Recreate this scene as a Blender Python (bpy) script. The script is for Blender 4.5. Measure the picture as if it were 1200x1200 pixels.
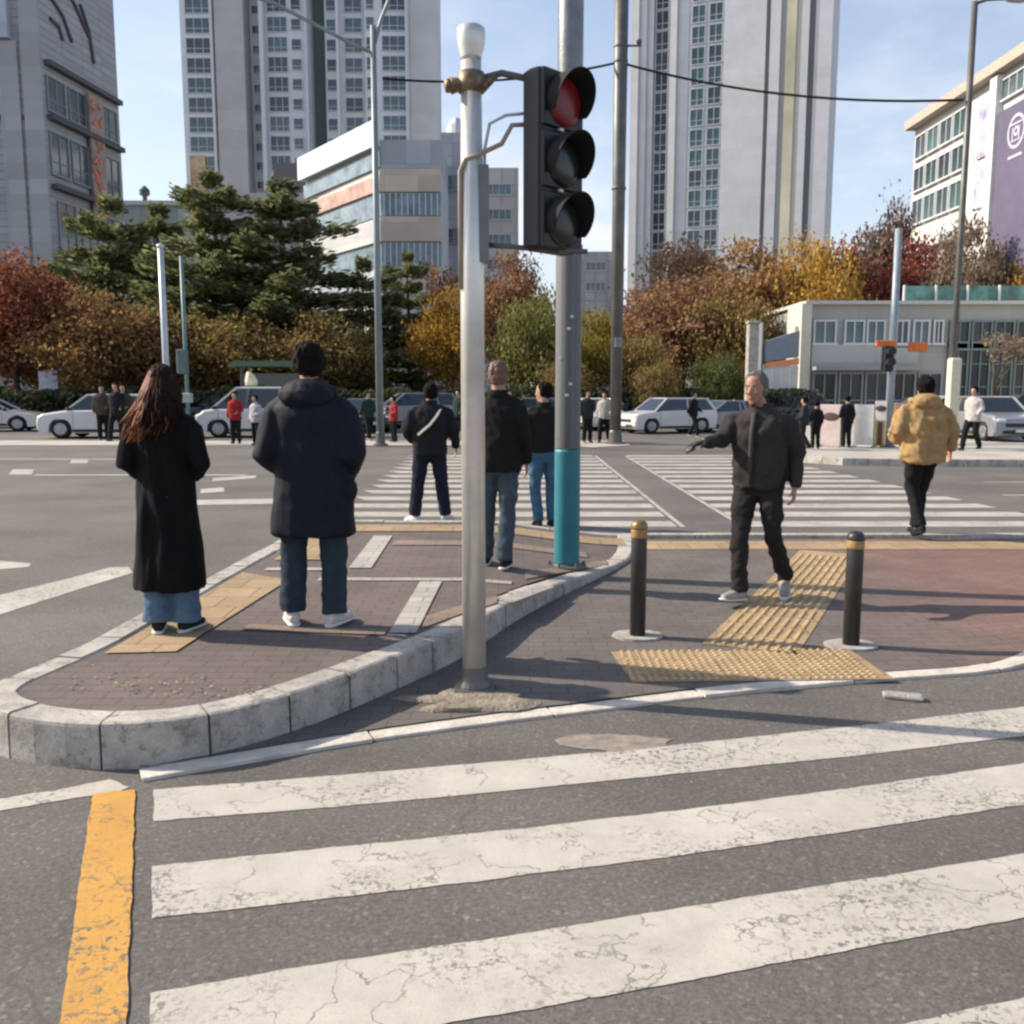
import bpy, bmesh, math, random
from math import radians, sin, cos, pi, tan, atan, atan2, sqrt
from mathutils import Vector, Matrix, noise
from mathutils.geometry import delaunay_2d_cdt
random.seed(7)
for _o in list(bpy.data.objects):
    bpy.data.objects.remove(_o)
S = bpy.context.scene
C = S.collection

# ---------------------------------------------------------------- camera
F = 1100.0; CX = 600.0; CY = 600.0
PITCH = atan(145.0 / F); CAMH = 1.62
cd = bpy.data.cameras.new('camera'); cam = bpy.data.objects.new('camera', cd); C.objects.link(cam)
cd.sensor_width = 36; cd.lens = 36 * F / 1200.0; cd.clip_end = 3000; cd.clip_start = 0.05
cam.location = (0, 0, CAMH); cam.rotation_euler = (radians(90) - PITCH, 0, 0)
S.camera = cam

# ---------------------------------------------------------------- sky and sun
SUN_EL = radians(34); SUN_V = Vector((-1.0, 0.24, 0)).normalized()
SUN_ROT = atan2(SUN_V.x, SUN_V.y)
w = bpy.data.worlds.new("World"); S.world = w; w.use_nodes = True
nt = w.node_tree; nt.nodes.clear()
def N(nt, t, **k):
    n = nt.nodes.new(t)
    for a, b in k.items():
        if a in n.inputs: n.inputs[a].default_value = b
        else: setattr(n, a, b)
    return n
sky = N(nt, 'ShaderNodeTexSky'); sky.sky_type = 'NISHITA'; sky.sun_disc = False
sky.sun_elevation = SUN_EL; sky.sun_rotation = SUN_ROT; sky.air_density = 1.0; sky.dust_density = 1.6; sky.ozone_density = 1.5
tc = N(nt, 'ShaderNodeTexCoord'); mp = N(nt, 'ShaderNodeMapping'); mp.inputs['Scale'].default_value = (1, 1, 2.6)
nz = N(nt, 'ShaderNodeTexNoise', Scale=3.2, Detail=7.0, Roughness=0.6)
rp = N(nt, 'ShaderNodeValToRGB'); rp.color_ramp.elements[0].position = 0.47; rp.color_ramp.elements[1].position = 0.68
sx = N(nt, 'ShaderNodeSeparateXYZ')
mr = N(nt, 'ShaderNodeMapRange'); mr.inputs[1].default_value = 0.02; mr.inputs[2].default_value = 0.42; mr.inputs[3].default_value = 0.85; mr.inputs[4].default_value = 0.15
mm = N(nt, 'ShaderNodeMath', operation='MULTIPLY')
mx = N(nt, 'ShaderNodeMix', data_type='RGBA'); mx.inputs[7].default_value = (4.9, 5.1, 5.55, 1)
bg = N(nt, 'ShaderNodeBackground', Strength=0.137); ow = N(nt, 'ShaderNodeOutputWorld')
L = nt.links.new
L(tc.outputs['Generated'], mp.inputs[0]); L(mp.outputs[0], nz.inputs['Vector']); L(nz.outputs[0], rp.inputs[0])
L(tc.outputs['Generated'], sx.inputs[0]); L(sx.outputs[2], mr.inputs[0]); L(rp.outputs[0], mm.inputs[0]); L(mr.outputs[0], mm.inputs[1])
hz_ = N(nt, 'ShaderNodeMapRange'); hz_.inputs[1].default_value = 0.0; hz_.inputs[2].default_value = 0.5; hz_.inputs[3].default_value = 0.60; hz_.inputs[4].default_value = 0.06; L(sx.outputs[2], hz_.inputs[0])
ma = N(nt, 'ShaderNodeMath', operation='ADD', use_clamp=True); L(mm.outputs[0], ma.inputs[0]); L(hz_.outputs[0], ma.inputs[1])
L(ma.outputs[0], mx.inputs[0]); L(sky.outputs[0], mx.inputs[6]); L(mx.outputs[2], bg.inputs[0]); L(bg.outputs[0], ow.inputs[0])
sd = bpy.data.lights.new('sun', 'SUN'); so = bpy.data.objects.new('sun', sd); C.objects.link(so)
sd.energy = 4.6; sd.angle = radians(0.5); sd.color = (1.0, 0.89, 0.74)
trav = -(SUN_V * cos(SUN_EL) + Vector((0, 0, sin(SUN_EL))))
so.rotation_euler = trav.to_track_quat('-Z', 'Y').to_euler(); so.location = (-20, 6, 20)
S.view_settings.view_transform = 'Standard'; S.view_settings.look = 'None'
S.view_settings.exposure = 0.54; S.view_settings.gamma = 1.0
S.render.engine = 'CYCLES'; S.cycles.use_denoising = True; S.cycles.max_bounces = 6
S.cycles.filter_width = 2.5

# ---------------------------------------------------------------- pixel rays of the photograph (1200 px) -> world
def ray(px, py):
    a = (px - CX) / F; t = -(py - CY) / F
    return Vector((a, cos(PITCH) + t * sin(PITCH), -sin(PITCH) + t * cos(PITCH)))
def G(px, py, z=0.0):
    r = ray(px, py); s = (z - CAMH) / r.z; return Vector((r.x * s, r.y * s, z))
def U(px, py, Y):
    r = ray(px, py); s = Y / r.y; return Vector((r.x * s, Y, CAMH + r.z * s))
def PXM(Y):            # pixels per metre at depth Y
    return F / Y

# ---------------------------------------------------------------- materials
MATS = {}
def mat(name, col, rough=0.8, metal=0.0, var=0.15, scale=8.0, bump=0.0, bscale=40.0, emit=None, estr=0.0, spec=0.5, rnd=0.0, coat=0.0, coords='Object', island=0.0, hue=None):
    """Principled with noise-driven colour variation; rnd = variation per object, island = variation per leaf."""
    if name in MATS: return MATS[name]
    m = bpy.data.materials.new(name); m.use_nodes = True; t = m.node_tree; t.nodes.clear()
    P = N(t, 'ShaderNodeBsdfPrincipled', Roughness=rough, Metallic=metal); P.inputs['Specular IOR Level'].default_value = spec
    P.inputs['Coat Weight'].default_value = coat; P.inputs['Coat Roughness'].default_value = 0.08
    o = N(t, 'ShaderNodeOutputMaterial'); l = t.links.new; l(P.outputs[0], o.inputs[0])
    c = N(t, 'ShaderNodeTexCoord')
    a = N(t, 'ShaderNodeTexNoise', Scale=scale, Detail=6.0, Roughness=0.65); l(c.outputs[coords], a.inputs['Vector'])
    r = N(t, 'ShaderNodeMapRange'); r.inputs[1].default_value = 0.3; r.inputs[2].default_value = 0.7
    r.inputs[3].default_value = 1 - var; r.inputs[4].default_value = 1 + var; l(a.outputs[0], r.inputs[0])
    hs = N(t, 'ShaderNodeHueSaturation'); hs.inputs['Color'].default_value = (*col, 1); l(r.outputs[0], hs.inputs['Value'])
    val = r.outputs[0]
    if island or rnd:
        g = N(t, 'ShaderNodeNewGeometry') if island else N(t, 'ShaderNodeObjectInfo')
        q = N(t, 'ShaderNodeMapRange'); q.inputs[3].default_value = 1 - (island or rnd); q.inputs[4].default_value = 1 + (island or rnd)
        l(g.outputs['Random Per Island' if island else 'Random'], q.inputs[0])
        mu = N(t, 'ShaderNodeMath', operation='MULTIPLY'); l(q.outputs[0], mu.inputs[0]); l(val, mu.inputs[1]); l(mu.outputs[0], hs.inputs['Value'])
        if hue:
            hr = N(t, 'ShaderNodeMapRange'); hr.inputs[3].default_value = 0.5 - hue; hr.inputs[4].default_value = 0.5 + hue
            n2 = N(t, 'ShaderNodeTexNoise', Scale=0.7, Detail=3.0); l(c.outputs[coords], n2.inputs['Vector'])
            ad = N(t, 'ShaderNodeMath', operation='ADD'); l(g.outputs['Random Per Island' if island else 'Random'], ad.inputs[0]); l(n2.outputs[0], ad.inputs[1])
            hr.inputs[1].default_value = 0.3; hr.inputs[2].default_value = 1.7
            l(ad.outputs[0], hr.inputs[0]); l(hr.outputs[0], hs.inputs['Hue'])
    l(hs.outputs[0], P.inputs['Base Color'])
    if bump:
        b = N(t, 'ShaderNodeTexNoise', Scale=bscale, Detail=5.0); l(c.outputs[coords], b.inputs['Vector'])
        bp = N(t, 'ShaderNodeBump', Strength=bump, Distance=0.02); l(b.outputs[0], bp.inputs['Height']); l(bp.outputs[0], P.inputs['Normal'])
    if emit:
        P.inputs['Emission Color'].default_value = (*emit, 1); P.inputs['Emission Strength'].default_value = estr
    MATS[name] = m; return m

def mixmat(name, builder):
    if name in MATS: return MATS[name]
    m = bpy.data.materials.new(name); m.use_nodes = True; t = m.node_tree; t.nodes.clear()
    P = N(t, 'ShaderNodeBsdfPrincipled', Roughness=0.9); o = N(t, 'ShaderNodeOutputMaterial'); t.links.new(P.outputs[0], o.inputs[0])
    c = N(t, 'ShaderNodeTexCoord'); builder(t, P, c, t.links.new); MATS[name] = m; return m
def ramp(t, src, stops, l):
    r = N(t, 'ShaderNodeValToRGB'); e = r.color_ramp.elements
    while len(e) < len(stops): e.new(0.5)
    for i, (p, c) in enumerate(stops):
        e[i].position = p; e[i].color = (*c, 1) if len(c) == 3 else c
    l(src, r.inputs[0]); return r.outputs[0]
def mixc(t, fac, a, b, l, mode='MIX'):
    m = N(t, 'ShaderNodeMix', data_type='RGBA'); m.blend_type = mode
    for s, i in ((fac, 0), (a, 6), (b, 7)):
        if isinstance(s, (int, float)): m.inputs[i].default_value = s
        elif isinstance(s, tuple): m.inputs[i].default_value = (*s, 1)
        else: l(s, m.inputs[i])
    return m.outputs[2]
def noi(t, c, l, scale, detail=6, rough=0.6, coords='Object', dist=0.0):
    n = N(t, 'ShaderNodeTexNoise', Scale=scale, Detail=float(detail), Roughness=rough, Distortion=dist); l(c.outputs[coords], n.inputs['Vector']); return n.outputs[0]
def cracks(t, c, l, scale, width, dist=0.25):
    n = N(t, 'ShaderNodeTexNoise', Scale=scale * 2.2, Detail=5.0); l(c.outputs['Object'], n.inputs['Vector'])
    a = N(t, 'ShaderNodeVectorMath', operation='MULTIPLY_ADD'); l(n.outputs['Color'], a.inputs[0]); a.inputs[1].default_value = (dist,) * 3; l(c.outputs['Object'], a.inputs[2])
    v = N(t, 'ShaderNodeTexVoronoi', feature='DISTANCE_TO_EDGE', Scale=scale); l(a.outputs[0], v.inputs['Vector'])
    # broken up so the crack lines come and go
    m2 = N(t, 'ShaderNodeTexNoise', Scale=scale * 0.8, Detail=3.0); l(c.outputs['Object'], m2.inputs['Vector'])
    r = N(t, 'ShaderNodeMapRange'); r.inputs[1].default_value = 0.0; r.inputs[2].default_value = width; r.inputs[3].default_value = 1.0; r.inputs[4].default_value = 0.0; l(v.outputs['Distance'], r.inputs[0])
    q = N(t, 'ShaderNodeMapRange'); q.inputs[1].default_value = 0.42; q.inputs[2].default_value = 0.50; l(m2.outputs[0], q.inputs[0])
    mu = N(t, 'ShaderNodeMath', operation='MULTIPLY'); l(r.outputs[0], mu.inputs[0]); l(q.outputs[0], mu.inputs[1]); return mu.outputs[0]

def asphalt_nodes(t, c, l, base=(0.138, 0.126, 0.114)):
    dk = tuple(x * 0.80 for x in base); lt = tuple(x * 1.18 for x in base)
    col = ramp(t, noi(t, c, l, 0.55, 5, 0.6), [(0.35, dk), (0.65, lt)], l)
    col = mixc(t, 0.6, col, ramp(t, noi(t, c, l, 60, 4, 0.8), [(0.3, (0.32, 0.32, 0.32)), (0.7, (1.62, 1.6, 1.58))], l), l, 'MULTIPLY')
    v = N(t, 'ShaderNodeTexVoronoi', Scale=75.0); l(c.outputs['Object'], v.inputs['Vector'])
    sp = ramp(t, v.outputs['Color'], [(0.0, (0.62, 0.62, 0.62)), (0.8, (1.0, 1.0, 1.0)), (1.0, (2.0, 1.9, 1.8))], l)
    col = mixc(t, 0.75, col, sp, l, 'MULTIPLY')
    col = mixc(t, cracks(t, c, l, 0.55, 0.004, 0.5), col, (0.085, 0.078, 0.072), l)
    col = mixc(t, ramp(t, noi(t, c, l, 2.3, 5, 0.75), [(0.60, (0, 0, 0)), (0.72, (0.55, 0.55, 0.55))], l), col, (0.10, 0.091, 0.084), l)
    tyre = N(t, 'ShaderNodeMapping'); tyre.inputs['Scale'].default_value = (0.22, 1.6, 1); l(c.outputs['Object'], tyre.inputs[0])
    n = N(t, 'ShaderNodeTexNoise', Scale=0.7, Detail=4.0); l(tyre.outputs[0], n.inputs['Vector'])
    col = mixc(t, 0.5, col, ramp(t, n.outputs[0], [(0.3, (0.78, 0.78, 0.78)), (0.7, (1.18, 1.17, 1.15))], l), l, 'MULTIPLY')
    return col
def m_asphalt(t, P, c, l):
    l(asphalt_nodes(t, c, l), P.inputs['Base Color'])
    b = N(t, 'ShaderNodeBump', Strength=0.55, Distance=0.006); l(noi(t, c, l, 110, 4, 0.7), b.inputs['Height']); l(b.outputs[0], P.inputs['Normal'])
    P.inputs['Roughness'].default_value = 0.85
ASPH = mixmat('asphalt', m_asphalt)
def m_paint(col, under, wear):
    def f(t, P, c, l):
        k = cracks(t, c, l, 3.1, 0.020, 0.45); k2 = cracks(t, c, l, 9.5, 0.05, 0.25)
        chips = ramp(t, noi(t, c, l, 38, 4, 0.62), [(0.5 + wear, (0, 0, 0)), (0.54 + wear, (1, 1, 1))], l)
        patch = ramp(t, noi(t, c, l, 1.4, 3), [(0.46, (0, 0, 0)), (0.62, (1, 1, 1))], l)
        chips = mixc(t, 1.0, chips, patch, l, 'MULTIPLY')
        grit = ramp(t, noi(t, c, l, 95, 4, 0.85), [(0.55, (0, 0, 0)), (0.66, (0.75, 0.75, 0.75))], l)
        tone = ramp(t, noi(t, c, l, 5, 6, 0.7), [(0.3, tuple(x * 0.80 for x in col)), (0.6, col)], l)
        dirt = mixc(t, ramp(t, noi(t, c, l, 1.1, 5, 0.7), [(0.40, (0, 0, 0)), (0.7, (0.7, 0.7, 0.7))], l), tone, tuple(x * 0.70 for x in col), l)
        a = mixc(t, k, dirt, under, l); a = mixc(t, mixc(t, 1.0, k2, patch, l, 'MULTIPLY'), a, under, l)
        a = mixc(t, chips, a, under, l); a = mixc(t, grit, a, tuple((x + y) / 2 for x, y in zip(col, under)), l)
        l(a, P.inputs['Base Color']); P.inputs['Roughness'].default_value = 0.75
        b = N(t, 'ShaderNodeBump', Strength=0.4, Distance=0.004); l(noi(t, c, l, 110, 4, 0.7), b.inputs['Height']); l(b.outputs[0], P.inputs['Normal'])
    return f
PAINT = mixmat('white road paint', m_paint((0.54, 0.50, 0.435), (0.15, 0.135, 0.12), 0.05))
PAINTF = mixmat('worn white road paint', m_paint((0.50, 0.46, 0.41), (0.17, 0.155, 0.14), 0.02))
YELLOW = mixmat('yellow road paint', m_paint((0.64, 0.33, 0.06), (0.13, 0.12, 0.09), 0.06))
def m_granite(t, P, c, l):
    col = ramp(t, noi(t, c, l, 3.5, 7, 0.7), [(0.3, (0.28, 0.255, 0.225)), (0.55, (0.47, 0.435, 0.385)), (0.75, (0.58, 0.535, 0.475))], l)
    col = mixc(t, 0.6, col, ramp(t, noi(t, c, l, 140, 3, 0.8), [(0.3, (0.6, 0.6, 0.6)), (0.7, (1.3, 1.3, 1.3))], l), l, 'MULTIPLY')
    col = mixc(t, cracks(t, c, l, 4.0, 0.012, 0.5), col, (0.09, 0.085, 0.08), l)
    col = mixc(t, ramp(t, noi(t, c, l, 9, 5, 0.75), [(0.54, (0, 0, 0)), (0.64, (0.8, 0.8, 0.8))], l), col, (0.18, 0.165, 0.145), l)
    l(col, P.inputs['Base Color'])
    b = N(t, 'ShaderNodeBump', Strength=0.6, Distance=0.012); l(noi(t, c, l, 22, 7, 0.7), b.inputs['Height']); l(b.outputs[0], P.inputs['Normal'])
GRANITE = mixmat('granite kerb', m_granite)
def m_pavers(c1, c2, mortar, sx_, sy_, redder=None):
    def f(t, P, c, l):
        b = N(t, 'ShaderNodeTexBrick', Scale=1.0); b.inputs['Brick Width'].default_value = sx_; b.inputs['Row Height'].default_value = sy_
        b.inputs['Mortar Size'].default_value = 0.0055; b.inputs['Color1'].default_value = (*c1, 1); b.inputs['Color2'].default_value = (*c2, 1); b.inputs['Mortar'].default_value = (*mortar, 1)
        l(c.outputs['Object'], b.inputs['Vector'])
        col = b.outputs['Color']
        if redder:
            sp = N(t, 'ShaderNodeSeparateXYZ'); l(c.outputs['Object'], sp.inputs[0])
            ad = N(t, 'ShaderNodeMath', operation='MULTIPLY_ADD'); l(noi(t, c, l, 1.2, 5), ad.inputs[0]); ad.inputs[1].default_value = 1.6; l(sp.outputs[0], ad.inputs[2])
            r = N(t, 'ShaderNodeMapRange'); r.inputs[1].default_value = redder[0]; r.inputs[2].default_value = redder[1]; l(ad.outputs[0], r.inputs[0])
            col = mixc(t, r.outputs[0], col, mixc(t, 1.0, col, (1.42, 0.98, 0.90), l, 'MULTIPLY'), l)
        col = mixc(t, 0.7, col, ramp(t, noi(t, c, l, 1.6, 6, 0.7), [(0.3, (0.68, 0.68, 0.68)), (0.7, (1.35, 1.33, 1.3))], l), l, 'MULTIPLY')
        col = mixc(t, 0.6, col, ramp(t, noi(t, c, l, 90, 4, 0.8), [(0.3, (0.5, 0.5, 0.5)), (0.7, (1.5, 1.5, 1.5))], l), l, 'MULTIPLY')
        l(col, P.inputs['Base Color'])
        bp = N(t, 'ShaderNodeBump', Strength=0.5, Distance=0.006); l(mixc(t, 0.5, b.outputs['Color'], noi(t, c, l, 60), l), bp.inputs['Height']); l(bp.outputs[0], P.inputs['Normal'])
    return f
PAV = mixmat('plaza pavers', m_pavers((0.132, 0.113, 0.103), (0.115, 0.100, 0.093), (0.085, 0.074, 0.067), 0.20, 0.10, (2.9, 4.6)))
ISL = mixmat('island pavers', m_pavers((0.140, 0.108, 0.098), (0.120, 0.095, 0.088), (0.085, 0.070, 0.063), 0.20, 0.10))
TACT = mixmat('yellow tactile tile', m_pavers((0.37, 0.26, 0.145), (0.30, 0.215, 0.125), (0.15, 0.11, 0.07), 0.30, 0.30))
PALET = mixmat('pale tile', m_pavers((0.42, 0.39, 0.35), (0.34, 0.32, 0.285), (0.2, 0.19, 0.17), 0.30, 0.15))
PINKT = mixmat('terracotta tile', m_pavers((0.25, 0.175, 0.13), (0.20, 0.15, 0.12), (0.15, 0.12, 0.1), 0.20, 0.10))
CONC = mat('concrete', (0.36, 0.335, 0.30), 0.9, var=0.3, scale=6, bump=0.5, bscale=60)

# ---------------------------------------------------------------- mesh builder
class MB:
    def __init__(s): s.V = []; s.F = []; s.M = []
    def add(s, v, f, mi=0):
        o = len(s.V); s.V += [Vector(p) for p in v]; s.F += [tuple(i + o for i in q) for q in f]; s.M += [mi] * len(f); return s
    def box(s, x0, x1, y0, y1, z0, z1, mi=0, T=None):
        v = [Vector(p) for p in ((x0, y0, z0), (x1, y0, z0), (x1, y1, z0), (x0, y1, z0), (x0, y0, z1), (x1, y0, z1), (x1, y1, z1), (x0, y1, z1))]
        if T: v = [T @ p for p in v]
        return s.add(v, [(0, 3, 2, 1), (4, 5, 6, 7), (0, 1, 5, 4), (1, 2, 6, 5), (2, 3, 7, 6), (3, 0, 4, 7)], mi)
    def cbox(s, c, size, mi=0, T=None, ch=None):
        """centred box with chamfered vertical and top edges"""
        x, y, z = size[0] / 2, size[1] / 2, size[2] / 2
        ch = min(x, y, z) * 0.35 if ch is None else min(ch, min(x, y, z) * 0.9)
        def ringp(dx, zz): 
            X, Y = x - dx, y - dx; k = ch * 0.8
            return [(-X + k, -Y, zz), (X - k, -Y, zz), (X, -Y + k, zz), (X, Y - k, zz), (X - k, Y, zz), (-X + k, Y, zz), (-X, Y - k, zz), (-X, -Y + k, zz)]
        R = [ringp(ch, -z), ringp(0, -z + ch), ringp(0, z - ch), ringp(ch, z)]
        v = [Vector(p) + Vector(c) for r in R for p in r]
        if T: v = [T @ p for p in v]
        f = [tuple(range(7, -1, -1)), tuple(range(24, 32))]
        for k in range(3):
            for i in range(8): j = (i + 1) % 8; f.append((k * 8 + i, k * 8 + j, k * 8 + 8 + j, k * 8 + 8 + i))
        return s.add(v, f, mi)
    def tube(s, pts, rad, n=10, mi=0, caps=True, rv=None, up=None):
        pts = [Vector(p) for p in pts]; k = len(pts)
        if not isinstance(rad, (list, tuple)): rad = [rad] * k
        prev = None; v = []
        for i, p in enumerate(pts):
            t = (pts[min(i + 1, k - 1)] - pts[max(i - 1, 0)])
            t = t.normalized() if t.length > 1e-9 else Vector((0, 0, 1))
            if prev is None:
                a = Vector(up) if up else (Vector((1, 0, 0)) if abs(t.x) < 0.8 else Vector((0, 1, 0)))
            else: a = prev
            u = (a - t * a.dot(t)); u = u.normalized() if u.length > 1e-6 else t.orthogonal().normalized()
            b = t.cross(u); prev = u
            r = rad[i]; r2 = rv[i] if rv else r
            for j in range(n):
                q = 2 * pi * j / n; v.append(p + u * (r * cos(q)) + b * (r2 * sin(q)))
        f = []
        for i in range(k - 1):
            for j in range(n):
                jj = (j + 1) % n; f.append((i * n + j, i * n + jj, (i + 1) * n + jj, (i + 1) * n + j))
        if caps: f += [tuple(range(n - 1, -1, -1)), tuple(range((k - 1) * n, k * n))]
        return s.add(v, f, mi)
    def lathe(s, prof, n=20, mi=0, T=None, axis='z'):
        v = []; f = []
        for r, z in prof:
            for j in range(n):
                q = 2 * pi * j / n
                p = Vector((r * cos(q), r * sin(q), z)) if axis == 'z' else (Vector((r * cos(q), z, r * sin(q))) if axis == 'y' else Vector((z, r * cos(q), r * sin(q))))
                v.append(T @ p if T else p)
        for i in range(len(prof) - 1):
            for j in range(n):
                jj = (j + 1) % n; f.append((i * n + j, i * n + jj, (i + 1) * n + jj, (i + 1) * n + j))
        f += [tuple(range(n - 1, -1, -1)), tuple(range((len(prof) - 1) * n, len(prof) * n))]
        return s.add(v, f, mi)
    def prism(s, poly, z0, z1, mi=0):
        n = len(poly); v = [(p[0], p[1], z0) for p in poly] + [(p[0], p[1], z1) for p in poly]
        f = [tuple(range(n - 1, -1, -1)), tuple(range(n, 2 * n))] + [(i, (i + 1) % n, n + (i + 1) % n, n + i) for i in range(n)]
        return s.add(v, f, mi)
    def rings(s, secs, n=16, mi=0, e=1.0):
        """loft of horizontal ellipse rings: (cx, cy, cz, rx, ry); e<1 squares the ellipse"""
        v = []; f = []
        for (cx, cy, cz, rx, ry) in secs:
            for j in range(n):
                q = 2 * pi * j / n; c_, s_ = cos(q), sin(q)
                v.append((cx + rx * math.copysign(abs(c_) ** e, c_), cy + ry * math.copysign(abs(s_) ** e, s_), cz))
        k = len(secs)
        for i in range(k - 1):
            for j in range(n):
                jj = (j + 1) % n; f.append((i * n + j, i * n + jj, (i + 1) * n + jj, (i + 1) * n + j))
        f += [tuple(range(n - 1, -1, -1)), tuple(range((k - 1) * n, k * n))]
        return s.add(v, f, mi)
    def ball(s, c, r, n=12, m=8, mi=0, T=None):
        if not isinstance(r, (tuple, list)): r = (r, r, r)
        v = []; f = []
        for i in range(m + 1):
            a = pi * i / m; a = min(max(a, 0.05), pi - 0.05)
            for j in range(n):
                q = 2 * pi * j / n; p = Vector((r[0] * sin(a) * cos(q), r[1] * sin(a) * sin(q), -r[2] * cos(a)))
                if T: p = T @ p
                v.append(p + Vector(c))
        for i in range(m):
            for j in range(n):
                jj = (j + 1) % n; f.append((i * n + j, i * n + jj, (i + 1) * n + jj, (i + 1) * n + j))
        f += [tuple(range(n - 1, -1, -1)), tuple(range(m * n, (m + 1) * n))]
        return s.add(v, f, mi)
    def mesh(s, name, mats, smooth=False):
        me = bpy.data.meshes.new(name); me.from_pydata([tuple(p) for p in s.V], [], s.F)
        for m in (mats if isinstance(mats, (list, tuple)) else [mats]): me.materials.append(m)
        me.polygons.foreach_set('material_index', s.M)
        if smooth: me.polygons.foreach_set('use_smooth', [True] * len(s.F))
        me.update(); return me
    def build(s, name, mats, parent=None, smooth=False, loc=None):
        o = bpy.data.objects.new(name, s.mesh(name, mats, smooth)); C.objects.link(o)
        if parent: o.parent = parent
        if loc is not None: o.location = loc
        return o
def put(name, me, parent=None, loc=(0, 0, 0), rz=0.0):
    o = bpy.data.objects.new(name, me); C.objects.link(o); o.location = loc; o.rotation_euler = (0, 0, rz)
    if parent: o.parent = parent
    return o
def tag(o, label, cat, group=None):
    o['label'] = label; o['category'] = cat
    if group: o['group'] = group
    return o
def thing(name, label, cat, loc=(0, 0, 0), rz=0.0, group=None):
    o = bpy.data.objects.new(name, None); C.objects.link(o); o.location = loc; o.rotation_euler = (0, 0, rz); o.empty_display_size = 0.2
    return tag(o, label, cat, group)
def struct(o): o['kind'] = 'structure'; return o
def smooth_by_angle(o, deg=35):
    me = o.data; me.polygons.foreach_set('use_smooth', [True] * len(me.polygons))
    bm = bmesh.new(); bm.from_mesh(me)
    for e in bm.edges:
        e.smooth = not (len(e.link_faces) == 2 and e.calc_face_angle(0) > radians(deg))
    bm.to_mesh(me); bm.free(); return o
def fillpoly(outline, zf, step=0.3, up=0.0):
    """a ground sheet: outline (x,y) + inside grid, triangulated, z from zf(x,y)"""
    xs = [p[0] for p in outline]; ys = [p[1] for p in outline]
    pts = [Vector((p[0], p[1])) for p in outline]; n = len(pts)
    x = min(xs) + step * 0.37
    def inside(a, b):
        r = False
        for i in range(n):
            x1, y1 = outline[i][0], outline[i][1]; x2, y2 = outline[i - 1][0], outline[i - 1][1]
            if (y1 > b) != (y2 > b) and a < (x2 - x1) * (b - y1) / (y2 - y1) + x1: r = not r
        return r
    while x < max(xs):
        y = min(ys) + step * 0.41
        while y < max(ys):
            if inside(x, y): pts.append(Vector((x, y)))
            y += step
        x += step
    r = delaunay_2d_cdt(pts, [(i, (i + 1) % n) for i in range(n)], [list(range(n))], 1, 1e-5)
    m = MB(); V = [(p.x, p.y, zf(p.x, p.y) + up) for p in r[0]]; Fs = []
    for f in r[2]:
        f = tuple(f); a, b, c = (r[0][i] for i in f[:3])
        if (b - a).cross(c - a) < 0: f = f[::-1]
        Fs.append(f)
    m.add(V, Fs); return m
def subdiv(poly, step, jit=0.0, closed=True):
    out = []; n = len(poly)
    for i in range(n if closed else n - 1):
        a = Vector(poly[i][:2]); b = Vector(poly[(i + 1) % n][:2]); k = max(1, int((b - a).length / step)); nn = (b - a).normalized(); nn = Vector((-nn.y, nn.x))
        for j in range(k):
            p = a.lerp(b, j / k)
            if j and jit: p += nn * (noise.noise(Vector((p.x * 7, p.y * 7, i))) * jit + noise.noise(Vector((p.x * 31, p.y * 31, i))) * jit * .9)
            out.append((p.x, p.y))
    if not closed: out.append(tuple(poly[-1][:2]))
    return out
def marking(px_poly, m, name='road_marking', z=0.0028, jit=0.005, world=False):
    P = px_poly if world else [G(x, y, z) for x, y in px_poly]
    a = sum(P[i][0] * P[(i + 1) % len(P)][1] - P[(i + 1) % len(P)][0] * P[i][1] for i in range(len(P)))
    if a < 0: P = P[::-1]
    o = fillpoly(subdiv(P, 0.03 if max(p[1] for p in P) < 9 else 0.4, jit), lambda x, y: z, 5.0).build(name, m); return struct(o)
# ================================================================ GROUND
def sstep(a, b, x):
    t = max(0, min(1, (x - a) / (b - a))); return t * t * (3 - 2 * t)
m = MB(); R0 = 900
m.add([(-R0, -60, 0), (R0, -60, 0), (R0, 1500, 0), (-R0, 1500, 0)], [(0, 1, 2, 3)])
struct(m.build('road', ASPH))

# raised traffic island, outer top edge of its kerb (right side runs down to the plaza)
def zI(x, y):
    k = sstep(-0.45, 1.15, x) ; return 0.20 * (1 - k) + 0.055 * k
edge_px = [(345, 617, .2), (331, 630, .2), (285, 655, .2), (235, 681, .2), (160, 722, .2), (100, 755, .2), (45, 778, .2), (0, 795, .2), (-28, 812, .2), (-30, 826, .2), (0, 839, .2), (35, 845, .2), (70, 849, .2), (115, 851, .2), (160, 851, .2), (205, 846, .2), (250, 839, .2), (310, 824, .2), (370, 806, .2),
           (410, 791, .2), (450, 775, .2), (495, 758, .196), (540, 740, .185), (570, 724, .175), (600, 707, .160), (640, 690, .135), (680, 676, .105), (712, 665, .08), (738, 654, .062)]
EO = [G(a, b, c) for a, b, c in edge_px] + [Vector((1.22, 9.2, .055)), Vector((1.30, 9.95, .055))]
def resample(P, step):
    out = [P[0].copy()]; 
    for i in range(len(P) - 1):
        a, b = P[i], P[i + 1]; k = max(1, round((b - a).length / step))
        for j in range(1, k + 1): out.append(a.lerp(b, j / k))
    return out
EO = resample(EO, 0.12)
for _ in range(2):
    EO = [EO[0]] + [(EO[i - 1] + EO[i] * 2 + EO[i + 1]) / 4 for i in range(1, len(EO) - 1)] + [EO[-1]]
for p in EO: p.z = zI(p.x, p.y)
def inward(P, i, side=1):
    a = P[max(0, i - 1)]; b = P[min(len(P) - 1, i + 1)]; t = (b - a); t.z = 0; t.normalize(); return Vector((-t.y, t.x, 0)) * side
KW = 0.17
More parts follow.
